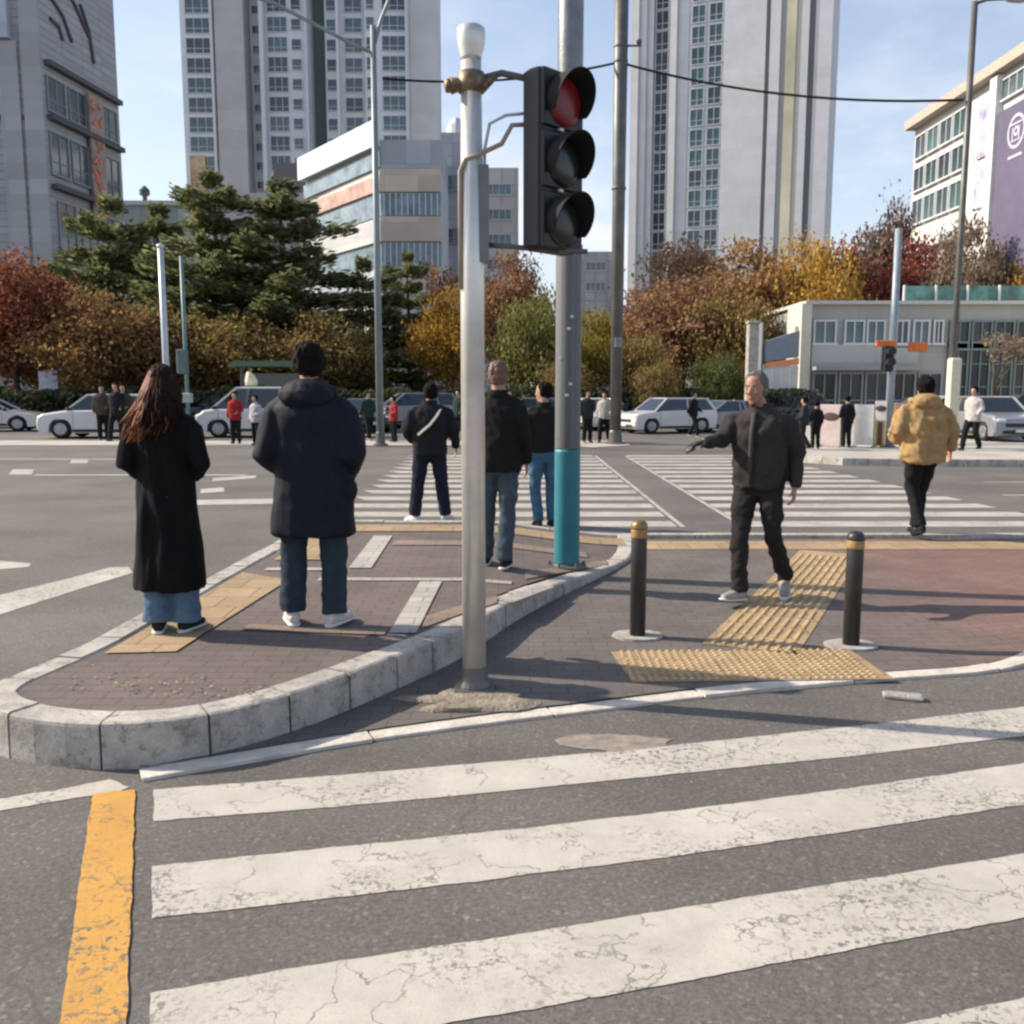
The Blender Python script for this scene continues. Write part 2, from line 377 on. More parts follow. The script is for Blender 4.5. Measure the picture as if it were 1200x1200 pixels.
def kerb(P, name, zt=None, zb=-0.02, width=KW, blk=3, gap=0.006, side=1, m_=GRANITE, ch=0.022, seed=1):
    rnd = random.Random(seed); mb = MB(); n = len(P); i = 0
    while i < n - 1:
        j = min(n - 1, i + blk); st = []
        dz = rnd.uniform(-.004, .004); dn = rnd.uniform(-.005, .005)
        for k in range(i, j + 1):
            p = P[k].copy(); t = (P[min(n - 1, k + 1)] - P[max(0, k - 1)]); t.z = 0; t.normalize()
            if k == i: p += t * gap
            if k == j: p -= t * gap
            q = inward(P, k, side); z = (p.z if zt is None else zt) + 0.006 + dz
            hgt = max(0.02, z)
            c2 = min(ch, hgt * 0.5)
            o = p + q * dn
            prof = [(0.0, zb), (0.004, z - c2), (c2 * .35, z - c2 * .3), (c2, z), (width - c2 * .6, z), (width, z - c2 * .5), (width, zb)]
            st.append([o + q * u + Vector((0, 0, zz - o.z)) for u, zz in prof])
        v = [p for s_ in st for p in s_]; f = []; m_n = 7
        for k in range(len(st) - 1):
            for a in range(m_n - 1): f.append((k * 7 + a, k * 7 + a + 1, k * 7 + 8 + a, k * 7 + 7 + a))
        f.append(tuple(range(m_n))[::-1]); f.append(tuple((len(st) - 1) * 7 + a for a in range(m_n)))
        if side < 0: f = [q[::-1] for q in f]
        mb.add(v, f, 0); i = j
    # dark joint filler just behind the faces
    v = []; f = []
    for k in range(n):
        q = inward(P, k, side); z = (P[k].z if zt is None else zt)
        v += [P[k] + q * 0.012 + Vector((0, 0, zb - P[k].z)), P[k] + q * 0.012 + Vector((0, 0, z - 0.008 - P[k].z)), P[k] + q * (width - 0.01) + Vector((0, 0, z - 0.008 - P[k].z)), P[k] + q * (width - 0.01) + Vector((0, 0, zb - P[k].z))]
    for k in range(n - 1):
        for a in range(3): f.append((k * 4 + a, k * 4 + a + 1, k * 4 + 5 + a, k * 4 + 4 + a))
    mb.add(v, f, 1)
    o = mb.build(name, [m_, mat('joint dirt', (0.07, 0.062, 0.055), 0.95)]); return struct(o)
kerb(EO, 'island_kerb', blk=3, seed=5)
far_edge = [Vector((1.30, 9.95, .055)), EO[0]]
EI = [EO[i] + inward(EO, i) * (KW - 0.004) for i in range(len(EO))]
isl = [(p.x, p.y) for p in EI] + [(EI[-1].x - .1, 10.0), (EO[0].x + .1, 10.0)]
# clean order
struct(fillpoly(isl, lambda x, y: zI(x, y) - 0.004, 0.25).build('island_pavement', ISL))
# plaza on the right, flush with the road in front
near_px = [(165, 914), (250, 899), (330, 885), (400, 873), (475, 861), (550, 851), (625, 841), (700, 832), (775, 822), (850, 813), (925, 806), (1000, 799), (1085, 793), (1150, 789), (1176, 785)]
NE = [G(a, b, .012) for a, b in near_px]
NE2 = [Vector((NE[-1].x + .35, NE[-1].y + .17, .04)), Vector((3.35, 5.62, .10)), Vector((3.9, 5.95, .15)), Vector((5.2, 6.5, .16)), Vector((8, 7.3, .16)), Vector((14, 8.6, .16))]
NEall = resample(NE + NE2, 0.13)
for _ in range(2): NEall = [NEall[0]] + [(NEall[i - 1] + NEall[i] * 2 + NEall[i + 1]) / 4 for i in range(1, len(NEall) - 1)] + [NEall[-1]]
struct(kerb(NEall, 'flush_kerb', width=0.115, blk=7, ch=0.008, seed=9, m_=mat('pale flush kerb', (.56, .51, .44), .85, var=.3, scale=5, bump=.4, bscale=40)))
def zP(x, y):
    near = sstep(2.7, 4.2, x) * sstep(7.2, 6.0, y); return 0.022 + 0.10 * near
NI = [NEall[i] + inward(NEall, i) * 0.11 for i in range(len(NEall))]
plaza = [(p.x, p.y) for p in NI] + [(14.5, 9.93), (1.25, 9.93), (1.12, 8.7)]
for p in reversed([EO[i] for i in range(len(EO)) if EO[i].y < 8.6 and EO[i].x > -1.35 and EO[i].y > 3.9 and i > 20]):
    plaza.append((p.x + 0.012, p.y + 0.015))
struct(fillpoly(plaza, zP, 0.3).build('plaza_pavement', PAV))
# far edge kerb of both
FE = resample([Vector((14.5, 10.06, .06)), Vector((1.36, 10.06, .06))], 0.3)
kerb(FE, 'plaza_kerb', width=0.13, blk=3, ch=0.01, seed=3)
FE = resample([Vector((1.32, 10.07, .058)), Vector((-.5, 10.07, .12)), Vector((EO[0].x, 10.07, .2))], 0.3)
for p in FE: p.z = zI(p.x, 0)
kerb(FE, 'island_kerb', width=0.13, blk=3, ch=0.01, seed=4)

# tactile and accent tiles, 5 mm proud of the pavers
def slab(poly, zf, m_, name, up=0.004, step=0.35): 
    a = sum(poly[i][0] * poly[(i + 1) % len(poly)][1] - poly[(i + 1) % len(poly)][0] * poly[i][1] for i in range(len(poly)))
    if a < 0: poly = poly[::-1]
    return struct(fillpoly(subdiv(poly, 0.3), zf, step, up).build(name, m_))
slab([(-1.9, 9.28), (1.15, 9.28), (1.15, 9.72), (-1.9, 9.72)], zI, TACT, 'tactile_paving')
slab([(1.32, 9.25), (14.2, 9.25), (14.2, 9.74), (1.32, 9.74)], zP, TACT, 'tactile_paving')
slab([tuple(G(a_, b_, .2)[:2]) for a_, b_ in ((122, 766), (206, 764), (338, 680), (284, 671))], zI, TACT, 'tactile_paving')
slab([(-1.98, 7.7), (-1.60, 7.7), (-1.60, 9.2), (-1.98, 9.2)], zI, TACT, 'tactile_paving', up=0.0055)
slab([(-0.72, 5.35), (-0.56, 5.35), (-0.52, 6.82), (-0.68, 6.82)], zI, PALET, 'pale_paving')
slab([(-1.30, 7.35), (-1.12, 7.35), (-1.16, 9.0), (-1.34, 9.0)], zI, PALET, 'pale_paving')
slab([(-1.45, 6.86), (0.0, 6.86), (0.0, 6.96), (-1.45, 6.96)], zI, PALET, 'pale_paving', up=.003)
slab([(-.10, 6.30), (.22, 6.98), (.32, 6.94), (0.0, 6.24)], zI, PALET, 'pale_paving', up=.0055)
slab([(-1.1, 8.45), (.7, 8.45), (.7, 8.72), (-1.1, 8.72)], zI, PINKT, 'terracotta_paving')
slab([(-1.6, 5.42), (-0.74, 5.30), (-0.74, 5.42), (-1.6, 5.55)], zI, PINKT, 'terracotta_paving')
slab([(-.54, 5.45), (-.1, 6.2), (-.1, 6.42), (-.54, 5.75)], zI, PINKT, 'terracotta_paving')
slab([(.1, 7.1), (.85, 8.2), (.85, 8.4), (.1, 7.4)], zI, PINKT, 'terracotta_paving')
slab([(-1.95, 7.25), (-1.4, 7.25), (-1.4, 7.36), (-1.95, 7.36)], zI, PALET, 'pale_paving')

# directional strip with raised bars
A0 = Vector((1.20, 5.76)); B0 = Vector((2.86, 9.20)); dirv = (B0 - A0).normalized(); nrm = Vector((dirv.y, -dirv.x)); Ls = (B0 - A0).length; WS = 0.58
slab([tuple(A0), tuple(A0 + nrm * WS), tuple(B0 + nrm * WS), tuple(B0)], zP, TACT, 'tactile_paving')
mb = MB(); rows = int(Ls / 0.30)
for r in range(rows):
    for c in range(8):
        u0 = r * 0.3 + 0.015; c0 = 0.03 + c * (WS - .06) / 8 + 0.012
        a = A0 + dirv * u0 + nrm * c0; b = A0 + dirv * (u0 + 0.27) + nrm * c0
        z = zP(a.x, a.y) + 0.006
        for (p, q) in ((a, b),):
            e = nrm * 0.034; k = nrm * 0.008
            v = [(p.x, p.y, z - .002), (p.x + e.x, p.y + e.y, z - .002), (q.x + e.x, q.y + e.y, z - .002), (q.x, q.y, z - .002)]
            v2 = [(p.x + k.x, p.y + k.y, z + .007), (p.x + e.x - k.x, p.y + e.y - k.y, z + .007), (q.x + e.x - k.x, q.y + e.y - k.y, z + .007), (q.x + k.x, q.y + k.y, z + .007)]
            mb.add(v + v2, [(4, 5, 6, 7), (0, 1, 5, 4), (1, 2, 6, 5), (2, 3, 7, 6), (3, 0, 4, 7)])
BARM = mat('tactile bar yellow', (0.47, 0.325, 0.165), 0.8, var=0.3, scale=5)
struct(mb.build('tactile_paving', BARM))
# warning tiles with dots
X0, X1, Y0, Y1 = 0.60, 2.10, 4.97, 5.57
slab([(X0, Y1), (X0 + .06, Y0), (X1 + .02, Y0 + .06), (X1 - .02, Y1 + .04)], zP, TACT, 'tactile_paving')
mb = MB()
for i in range(30):
    for j in range(12):
        x = X0 + .07 + i * (X1 - X0 - .1) / 30; y = Y0 + .05 + j * .05 + i * 0.0015
        if random.random() < .04: continue
        z = zP(x, y) + 0.005; v = []; f = [(6, 7, 8, 9, 10, 11)]
        for rr, zz in ((.0155, 0), (.010, .006)):
            v += [(x + rr * cos(k * pi / 3), y + rr * sin(k * pi / 3), z + zz) for k in range(6)]
        f += [(k, (k + 1) % 6, 6 + (k + 1) % 6, 6 + k) for k in range(6)]
        mb.add(v, f)
struct(mb.build('tactile_paving', BARM))

# near zebra
marking([(180, 925), (290, 917), (400, 908), (600, 891), (800, 872), (1000, 851), (1200, 828), (1420, 800), (1420, 833), (1200, 862), (1000, 886), (800, 906), (600, 926), (400, 945), (180, 962)], PAINT)
marking([(178, 1015), (400, 992), (600, 972), (800, 949), (1000, 923), (1200, 894), (1450, 856), (1450, 900), (1200, 943), (1000, 973), (800, 1002), (600, 1027), (400, 1051), (178, 1076)], PAINT)
marking([(176, 1163), (400, 1125), (600, 1096), (800, 1063), (1000, 1032), (1200, 1000), (1450, 956), (1450, 1024), (1200, 1075), (1000, 1112), (800, 1150), (600, 1186), (400, 1221), (174, 1262)], PAINT)
marking([(174, 1398), (600, 1300), (900, 1235), (1070, 1197), (1200, 1169), (1450, 1112), (1450, 1200), (1200, 1262), (600, 1400), (172, 1500)], PAINT)
marking([(108, 930), (134, 927), (158, 925), (156, 1000), (152, 1100), (148, 1210), (145, 1330), (48, 1330), (68, 1210), (84, 1100), (98, 1000)], YELLOW, z=0.006)
marking([(-120, 958), (0, 936), (70, 925), (128, 913), (152, 922), (140, 927), (70, 938), (0, 950), (-120, 975)], PAINT, jit=.008)
marking([(-90, 724), (0, 697), (80, 678), (128, 665), (150, 664), (156, 671), (100, 688), (0, 720), (-90, 748)], PAINT)
marking([(-40, 658), (0, 657), (36, 660), (34, 664), (0, 667), (-40, 668)], PAINT)
for q in ([(15, 550), (40, 550), (37, 556), (10, 556)], [(84, 538), (104, 538), (102, 543), (82, 543)], [(215, 586), (330, 584), (332, 590), (213, 592)], [(235, 573), (262, 571), (263, 576), (235, 578)], [(250, 560), (300, 557), (300, 560), (248, 564)], [(-40, 588), (-5, 587), (-8, 593), (-45, 594)]):
    marking(q, PAINTF, jit=0)
# receding crossings beyond the plaza
y = 10.95; k = 0
while y < 22.6:
    dy = 0.46
    marking([(-2.15, y), (1.95, y), (1.95, y + dy), (-2.3 - .02 * k, y + dy)], PAINTF, world=True, jit=0)
    marking([(2.78, y), (6.75 - .055 * k, y), (6.70 - .055 * k, y + dy), (2.78, y + dy)], PAINTF, world=True, jit=0)
    y += 0.88; k += 1
for x0 in (1.98, 2.70):
    marking([(x0, 10.9), (x0 + .06, 10.9), (x0 + .06, 22.6), (x0, 22.6)], PAINTF, world=True, jit=0, z=.006)
for x0, y0, x1, y1 in ((7.5, 14.2, 10.5, 14.3), (8.2, 16.2, 12, 16.3), (-9, 17.5, -5, 17.7), (-14, 21.5, -9, 21.7), (9.0, 12.3, 14, 12.45)):
    marking([(x0, y0), (x1, y0), (x1, y1), (x0, y1)], PAINTF, world=True, jit=0)

# far pavements
def mfar(t, P, c, l):
    l(ramp(t, noi(t, c, l, 0.8, 6), [(0.3, (0.34, 0.31, 0.27)), (0.7, (0.50, 0.46, 0.41))], l), P.inputs['Base Color'])
FARP = mixmat('far pavement', mfar)
struct(fillpoly([(-60, 26.7), (1.6, 26.7), (2.2, 25.8), (3.4, 26.8), (3.4, 29.2), (-60, 29.2)], lambda x, y: 0.012, 6).build('far_pavement', FARP))
FP = [(6.3, 21.5), (7.0, 20.0), (9, 19.6), (40, 19.6), (40, 60), (14, 60), (8.5, 40), (6.8, 26)]
struct(fillpoly(FP, lambda x, y: 0.15, 4).build('far_pavement', FARP))
kerb(resample([Vector((6.15, 24.0, .15)), Vector((6.15, 21.6, .15)), Vector((6.4, 20.6, .15)), Vector((7.0, 19.85, .15)), Vector((9, 19.5, .15)), Vector((40, 19.5, .15))], 0.5), 'far_kerb', width=.2, blk=2, seed=8)
struct(fillpoly([(-120, 38.2), (14, 38.2), (14, 44), (24, 60), (24, 130), (-120, 130)], lambda x, y: 0.06, 12).build('ground', mat('planted soil', (0.10, 0.085, 0.05), 0.95, var=.4, scale=1)))

# loose things at the pole foot
rnd = random.Random(4)
def lump(name, label, cat, c, sx, sy, h, m_, amp=.25, rz=0):
    mb = MB(); n = 26; v = []; f = []
    lv = [(1.0, -0.01), (0.93, h * .55), (0.78, h * .9), (0.45, h * 1.0), (0.15, h * 1.03)]
    for r, z in lv:
        for j in range(n):
            q = 2 * pi * j / n; k = 1 + amp * noise.noise(Vector((cos(q) * 1.6 + c[0] * 3, sin(q) * 1.6, r)))
            v.append((sx * r * k * cos(q), sy * r * k * sin(q), z + h * .25 * noise.noise(Vector((cos(q) * 3, sin(q) * 3 + c[0], r * 5)))))
    for i in range(len(lv) - 1):
        for j in range(n): jj = (j + 1) % n; f.append((i * n + j, i * n + jj, (i + 1) * n + jj, (i + 1) * n + j))
    f.append(tuple(range((len(lv) - 1) * n, len(lv) * n))); mb.add(v, f)
    o = mb.build(name, m_, smooth=True, loc=c); o.rotation_euler.z = rz; return tag(o, label, cat)
SAND = mat('sandy mortar', (0.26, 0.22, 0.165), 0.95, var=.4, scale=9, bump=.8, bscale=50)
p = G(560, 822, .03); lump('mortar_patch', 'rough sandy mortar footing spread round the base of the white signal pole', 'mortar footing', (p.x, p.y, .034), .34, .15, .010, SAND, .9)
p = G(1058, 819, 0); mb = MB(); mb.cbox((0, 0, .014), (.2, .075, .03), ch=.01)
o = mb.build('concrete_chip', CONC, loc=(p.x, p.y, .001)); o.rotation_euler.z = -.32; tag(o, 'small flat pale concrete chip on the asphalt before the right bollard', 'concrete chip')
p = G(716, 870, 0)
mb = fillpoly(subdiv([(p.x + .26 * cos(q) * (1 + .3 * noise.noise(Vector((q * 2, 0, 0)))), p.y + .10 * sin(q) * (1 + .4 * noise.noise(Vector((q * 2, 5, 0))))) for q in [i * pi / 12 for i in range(24)]], .1), lambda x, y: .0035, 1)
struct(mb.build('road_patch', mat('pale mortar stain', (0.25, 0.21, 0.175), .95, var=.4, scale=12)))
# grit and dry leaves on the island tip
mb = MB()
LC = 0
for i in range(120):
    t_ = rnd.random(); x = -2.15 + t_ * 1.0 + rnd.gauss(0, .05); y = 4.28 + .35 * (1 - t_) * rnd.random() + rnd.gauss(0, .06)
    if not (-2.2 < x < -1.1 and 4.17 < y < 4.9): continue
    a = rnd.uniform(0, 6.28); l_ = rnd.uniform(.005, .014); q = Vector((cos(a), sin(a), rnd.uniform(-.2, .4))) * l_; r_ = Vector((-sin(a), cos(a), rnd.uniform(-.2, .4))) * l_ * .55; c_ = Vector((x, y, .206))
    mb.add([c_ - q, c_ - r_, c_ + q, c_ + r_], [(0, 1, 2, 3)])
o = mb.build('leaf_litter', mat('dry leaf grit', (0.30, 0.25, 0.15), .9, var=.4, scale=20, island=.4)); o['kind'] = 'stuff'; o['label'] = 'scattered dry yellow leaf grit on the rounded tip of the island'; o['category'] = 'leaf litter'
# ================================================================ POLES, SIGNAL, BOLLARDS
STEEL = mat('galvanised steel', (0.20, 0.205, 0.21), 0.42, metal=0.6, var=0.25, scale=5, bump=.1)
CREAMP = mat('cream painted steel', (0.68, 0.66, 0.61), 0.30, metal=0.45, var=0.16, scale=4)
DKPOLE = mat('dark grey steel', (0.13, 0.125, 0.12), 0.5, metal=0.4, var=0.3, scale=2)
GRPOLE = mat('grey green painted steel', (0.22, 0.26, 0.27), 0.5, metal=0.3, var=0.2, scale=2)
BLK = mat('black plastic', (0.011, 0.011, 0.012), 0.5, var=0.3, scale=10)
BLKM = mat('matt black', (0.006, 0.006, 0.006), 0.85, var=0.2)
BRASS = mat('weathered brass fitting', (0.20, 0.15, 0.09), 0.5, metal=0.6, var=0.5, scale=30)
TEAL = mat('teal pole sleeve', (0.020, 0.18, 0.22), 0.5, var=0.12, scale=4)
def m_studs(t, P, c, l):
    v = N(t, 'ShaderNodeTexVoronoi', Scale=60.0, Randomness=0.0); v.inputs['Randomness'].default_value = 0.1; l(c.outputs['Object'], v.inputs['Vector'])
    l(ramp(t, v.outputs['Distance'], [(0.0, (0.23, 0.235, 0.24)), (0.42, (0.14, 0.145, 0.15)), (0.6, (0.10, 0.105, 0.11))], l), P.inputs['Base Color'])
    b = N(t, 'ShaderNodeBump', Strength=.8, Distance=.004); b.invert = True; l(v.outputs['Distance'], b.inputs['Height']); l(b.outputs[0], P.inputs['Normal']); P.inputs['Roughness'].default_value = .55
STUD = mixmat('studded anti poster sheet', m_studs)

# white signal pole + its signal head (one bolted assembly)
pb = G(556, 806, .036); YP = pb.y; hp = U(562, 40, YP).z - pb.z
sp = thing('signal_pole', 'cream white round signal pole with dark flared foot carrying the black three lamp signal head', 'signal pole', pb)
def zat(py, Y=None): return U(560, py, YP).z - pb.z
lean = (U(562, 40, YP).x - U(556, 806, YP).x)
mb = MB(); zt = zat(72); z0 = .10
mb.tube([(0, 0, z0), (0, 0, zat(310)), (lean * .0, 0, zt)], [.062, .060, .050], 20)
mb.build('pole', CREAMP, sp, True)
mb = MB(); mb.lathe([(.088, 0), (.088, .02), (.076, .05), (.068, .10), (.064, .12)], 20); mb.cbox((0, 0, .006), (.21, .21, .012)); mb.build('foot', DKPOLE, sp)
mb = MB(); mb.lathe([(.050, zt), (.052, zt + .02), (.066, zt + .07), (.070, zt + .12), (.068, zt + .15), (.05, zt + .165), (.01, zt + .17)], 20); mb.build('cap', CREAMP, sp, True)
mb = MB(); zb_ = zat(97)
mb.lathe([(.054, zb_ - .05), (.066, zb_ - .045), (.066, zb_ + .045), (.054, zb_ + .05)], 18)
mb.tube([(-.10, -.02, zb_ - .02), (-.05, -.01, zb_ - .01), (.07, 0, zb_ + .01)], [.042, .03, .03], 12)
mb.tube([(-.125, -.025, zb_ - .024), (-.095, -.018, zb_ - .018)], [.032, .036], 8)
mb.tube([(.05, .0, zb_ - .02), (.12, 0, zb_ + .035)], [.03, .018], 10)
mb.build('clamp', BRASS, sp, True)
hx0 = 0.455; 
mb = MB(); mb.tube([(.05, 0, zb_ + .02), (.15, 0, zb_ + .045), (.27, 0, zb_ + .02), (.45, .0, zb_ + .015)], .017, 8)
mb.build('arm', DKPOLE, sp, True)
mb = MB(); zl = zat(289); mb.tube([(.05, 0, zl + .01), (.20, 0, zl), (.34, 0, zl - .015), (.58, .03, zl - .02)], .013, 8); mb.build('arm', DKPOLE, sp, True)
mb = MB(); zc = zat(190); mb.tube([(-.055, -.03, zc - .62), (-.055, -.035, zc - .05), (-.03, -.055, zc + .0), (.05, -.05, zc + .03), (.15, -.03, zc + .08), (.20, -.02, zc + .17), (.30, 0, zc + .18)], .012, 8); mb.build('cable', mat('grey conduit', (.33, .27, .2), .6), sp, True)
mb = MB(); zc = zat(150); mb.tube([(.06, .0, zc - .6), (.065, .0, zc - .1), (.09, .0, zc + .02), (.17, 0, zc + .06), (.28, 0, zc + .07)], .008, 8); mb.build('cable', mat('pale conduit', (.5, .52, .55), .6), sp, True)
mb = MB(); mb.box(.035, .085, -.045, .045, zat(308), zat(195)); mb.build('junction_box', mat('dark grey box', (.16, .16, .16), .5), sp)  # plain dark grey box on the right side of the pole
# head: local frame, front = -Y then turned
hc = U(650, 192, YP + .02); hc = Vector((hc.x - pb.x, .02, hc.z - pb.z)); HH = .86; HWd = .155; HD = .06
T = Matrix.Translation(hc) @ Matrix.Rotation(radians(46), 4, 'Z')
mb = MB(); mb.cbox((0, 0.02, 0), (HWd * 2, .13, HH), 0, T, .022); mb.cbox((0, .09, 0), (HWd * 1.5, .03, HH * .9), 0, T, .01)
for k in (-1, 0, 1):
    mb.cbox((0, -.05, k * HH / 3), (HWd * 1.9, .02, HH / 3 - .02), 0, T, .006)
mb.build('housing', BLK, sp)
RLENS = mat('lit red lens', (.09, .008, .006), .35, var=.4, scale=60, emit=(1, .03, .02), estr=.018)
DLENS = mat('dark lens', (.02, .018, .016), .25, var=.2)
for k, ml in ((1, RLENS), (0, DLENS), (-1, DLENS)):
    mb = MB(); TT = T @ Matrix.Translation((0, -.06, k * HH / 3 - .005))
    mb.lathe([(.118, 0.0), (.118, -.006), (.10, -.016), (.06, -.024), (.01, -.028)], 24, 0, TT, 'y'); mb.build('lens', ml, sp, True)
    v = []; f = []; n = 22
    for i in range(n + 1):
        q = radians(-28) + (radians(236)) * i / n
        up = sin(q); dpt = .045 + .085 * max(0, (up + .47) / 1.47) ** .8
        for (r, yy) in ((.130, 0), (.134, -dpt), (.129, -dpt), (.125, 0)):
            v.append(TT @ Vector((r * cos(q), yy, r * sin(q))))
    for i in range(n):
        for a in range(4): b = (a + 1) % 4; f.append((i * 4 + a, i * 4 + b, i * 4 + 4 + b, i * 4 + 4 + a))
    f += [(3, 2, 1, 0), (n * 4, n * 4 + 1, n * 4 + 2, n * 4 + 3)]
    mb = MB(); mb.add(v, f); mb.build('visor', BLKM, sp, False)
mb = MB()
for k in (.5, -.5): mb.cbox((-.03, -.065, k * HH / 3), (.03, .02, .018), 0, T)
mb.build('latch', mat('latch metal', (.5, .48, .42), .4, metal=.5), sp)

# thick steel mast with studded sheet and teal sleeve
mbse = G(664, 664, zI(G(664, 664, .12).x, 7)); YM = mbse.y
ms = thing('mast', 'thick grey steel mast with studded sheet and teal blue sleeve at its foot', 'steel mast', mbse)
def zm(py): return U(664, py, YM).z - mbse.z
mb = MB(); mb.tube([(0, 0, 0), (0, 0, 4.2), (0.02, 0, 9.5)], [.104, .102, .092], 28); mb.build('pole', STEEL, ms, True)
mb = MB(); mb.lathe([(.17, 0), (.17, .018), (.12, .022), (.112, .03)], 28); 
for q in range(6): mb.tube([(.145 * cos(q * pi / 3), .145 * sin(q * pi / 3), .018), (.145 * cos(q * pi / 3), .145 * sin(q * pi / 3), .05)], .012, 6)
mb.build('base_plate', DKPOLE, ms)
mb = MB(); mb.lathe([(.1075, .03), (.1085, .04), (.1085, zm(530)), (.1075, zm(526))], 28); mb.build('teal_sleeve', TEAL, ms, True)
mb = MB(); mb.lathe([(.106, zm(526) + .004), (.1065, zm(526) + .01), (.1065, zm(300)), (.105, zm(298))], 28); mb.build('studded_sheet', STUD, ms, True)
for px_, py_ in ((667, 372), (664, 386), (666, 450), (662, 463), (655, 420)):
    z = zm(py_); q = -pi / 2 + (px_ - 664) * .07; mb = MB(); mb.cbox((.108 * cos(q), .108 * sin(q), z), (.028, .008, .022), 0, None, .003)
    mb.build('paper_scrap', mat('torn paper', (.6, .62, .65), .9, var=.3, scale=60), ms)
mb = MB(); mb.lathe([(.106, zm(298)), (.112, zm(297)), (.112, zm(288)), (.106, zm(287))], 28); mb.build('band', DKPOLE, ms, True)

# bollards
def bollard(px, py, ptop, label, dome):
    b = G(px, py, zP(2, 5.8) - .0); Y = b.y; h = U(px, ptop, Y).z - b.z
    t = thing('bollard', label, 'bollard', b, 0, 'black bollards on the plaza')
    r = .051
    mb = MB(); mb.lathe([(r, .012), (r, h * .84), (r * .98, h * .845), (r * .98, h * .85)], 24); mb.build('post', mat('bollard black', (.035, .034, .034), .42, var=.25, scale=9, metal=.2), t, True)
    mb = MB(); mb.lathe([(r * 1.03, h * .85), (r * 1.05, h * .86), (r * 1.05, h * .915), (r * 1.03, h * .92)], 24); mb.build('reflective_band', mat('amber band', (.32, .20, .07), .4, var=.3, scale=30), t, True)
    mb = MB(); mb.lathe([(r * 1.02, h * .92), (r * 1.06, h * .93), (r * 1.02, h * .965), (r * .7, h * .99), (r * .1, h)], 24)
    mb.build('cap', mat('brass cap' if dome else 'bollard black', (.25, .17, .07), .35, metal=.5) if dome else MATS['bollard black'], t, True)
    n = 14; poly = [(.165 * cos(2 * pi * i / n) * (1 + .12 * noise.noise(Vector((i * .7, px, 0)))), .13 * sin(2 * pi * i / n) * (1 + .15 * noise.noise(Vector((i * .7, px, 3))))) for i in range(n)]
    mb = MB(); mb.prism(poly, -.01, .014); mb.build('concrete_pad', CONC, t)
bollard(747, 746, 609, 'black bollard with brass coloured cap, nearer the thick mast', True)
bollard(997, 757, 622, 'black bollard with black domed cap and amber band, farther right on the plaza', False)

# far poles and cables
def simple_pole(name, label, cat, px, py, z, ptop, r0, r1, m_, lean=0.0, group=None):
    b = G(px, py, z); t = thing(name, label, cat, b, 0, group); H = U(px, ptop, b.y).z - b.z
    mb = MB(); mb.tube([(0, 0, 0), (lean * .5, 0, H * .5), (lean, 0, H)], [r0, (r0 + r1) / 2, r1], 14); mb.build('pole', m_, t, True)
    mb = MB(); mb.lathe([(r0 * 1.9, 0), (r0 * 1.9, .04), (r0 * 1.25, .06), (r0 * 1.15, .35), (r0 * 1.0, .4)], 14); mb.build('base_plate', DKPOLE, t)
    return t, b, H
t1, b1, H1 = simple_pole('street_lamp', 'slim grey street lamp with two upswept arms between hooded parka man and white pole', 'street lamp', 446, 522, .012, 30, .11, .075, GRPOLE)
s1 = PXM(b1.y)
for dx, dz, nm in ((-62, 62, 'arm'), (28, 62, 'arm')):
    mb = MB(); zz = H1 - .2
    if dx < 0: pts = [(0, 0, zz - .5), (-.5, 0, zz - .3), (-1.5, 0, zz + .2), (-2.6, 0, zz + .75), (-4.0, 0, zz + 1.2)]
    else: pts = [(0, 0, zz - .4), (.2, 0, zz + .3), (.55, 0, zz + 1.1), (1.0, 0, zz + 1.8)]
    mb.tube(pts, .05, 8); a = mb.build('arm', GRPOLE, t1, True)
    e = pts[-1]; mb = MB(); mb.ball((e[0] + (-.3 if dx < 0 else .3), 0, e[2] + .02), (.42, .16, .09), 12, 6); mb.build('lamp_head', mat('lamp head grey', (.3, .31, .32), .5), t1, True)
t2, b2, H2 = simple_pole('utility_pole', 'tall dark utility pole rising out of the picture right of the mast', 'utility pole', 721, 520, .012, -120, .16, .205, DKPOLE)
mb = MB()
for z in (10.6, 11.0, 7.2): mb.lathe([(.19, z - .04), (.205, z - .035), (.205, z + .035), (.19, z + .04)], 14)
mb.tube([(.15, -.05, 11.0), (.55, -.05, 11.0)], .03, 8); mb.ball((.5, -.05, 11.1), .08); mb.build('bracket', DKPOLE, t2, True)
mb = MB(); mb.cbox((0.02, -.2, 2.9), (.2, .12, .3)); mb.build('cable_box', STEEL, t2)
t3, b3, H3 = simple_pole('street_lamp', 'tall thin lamp post leaning past the purple banner building, with cream foot', 'street lamp', 1111, 521, .15, 2, .085, .075, DKPOLE)
mb = MB(); mb.tube([(0, 0, H3 - .05), (.3, 0, H3 + .05), (.9, -.05, H3 + .06)], .04, 8); mb.build('arm', DKPOLE, t3, True)
mb = MB(); mb.ball((1.05, -.05, H3 + .03), (.34, .13, .07), 12, 6); mb.build('lamp_head', MATS['lamp head grey'], t3, True)
mb = MB(); mb.cbox((0.03, -.02, 1.15), (.27, .27, 2.2), ch=.03); mb.build('cream_sleeve', mat('cream sleeve', (.66, .60, .44), .7, var=.1), t3)
t4, b4, H4 = simple_pole('signal_post', 'pale blue grey post with orange signs before the low office building', 'signal post', 1040, 524, .15, 268, .10, .085, mat('blue grey post', (.27, .33, .36), .5, metal=.2))
z = U(1035, 420, b4.y).z - b4.z
mb = MB(); mb.cbox((-.16, -.12, z - .02), (.24, .22, .62), ch=.03)
for k in (-.12, .14): mb.tube([(-.16, -.22, z + k), (-.16, -.42, z + k + .03)], .10, 10)
mb.build('signal_head', BLK, t4)
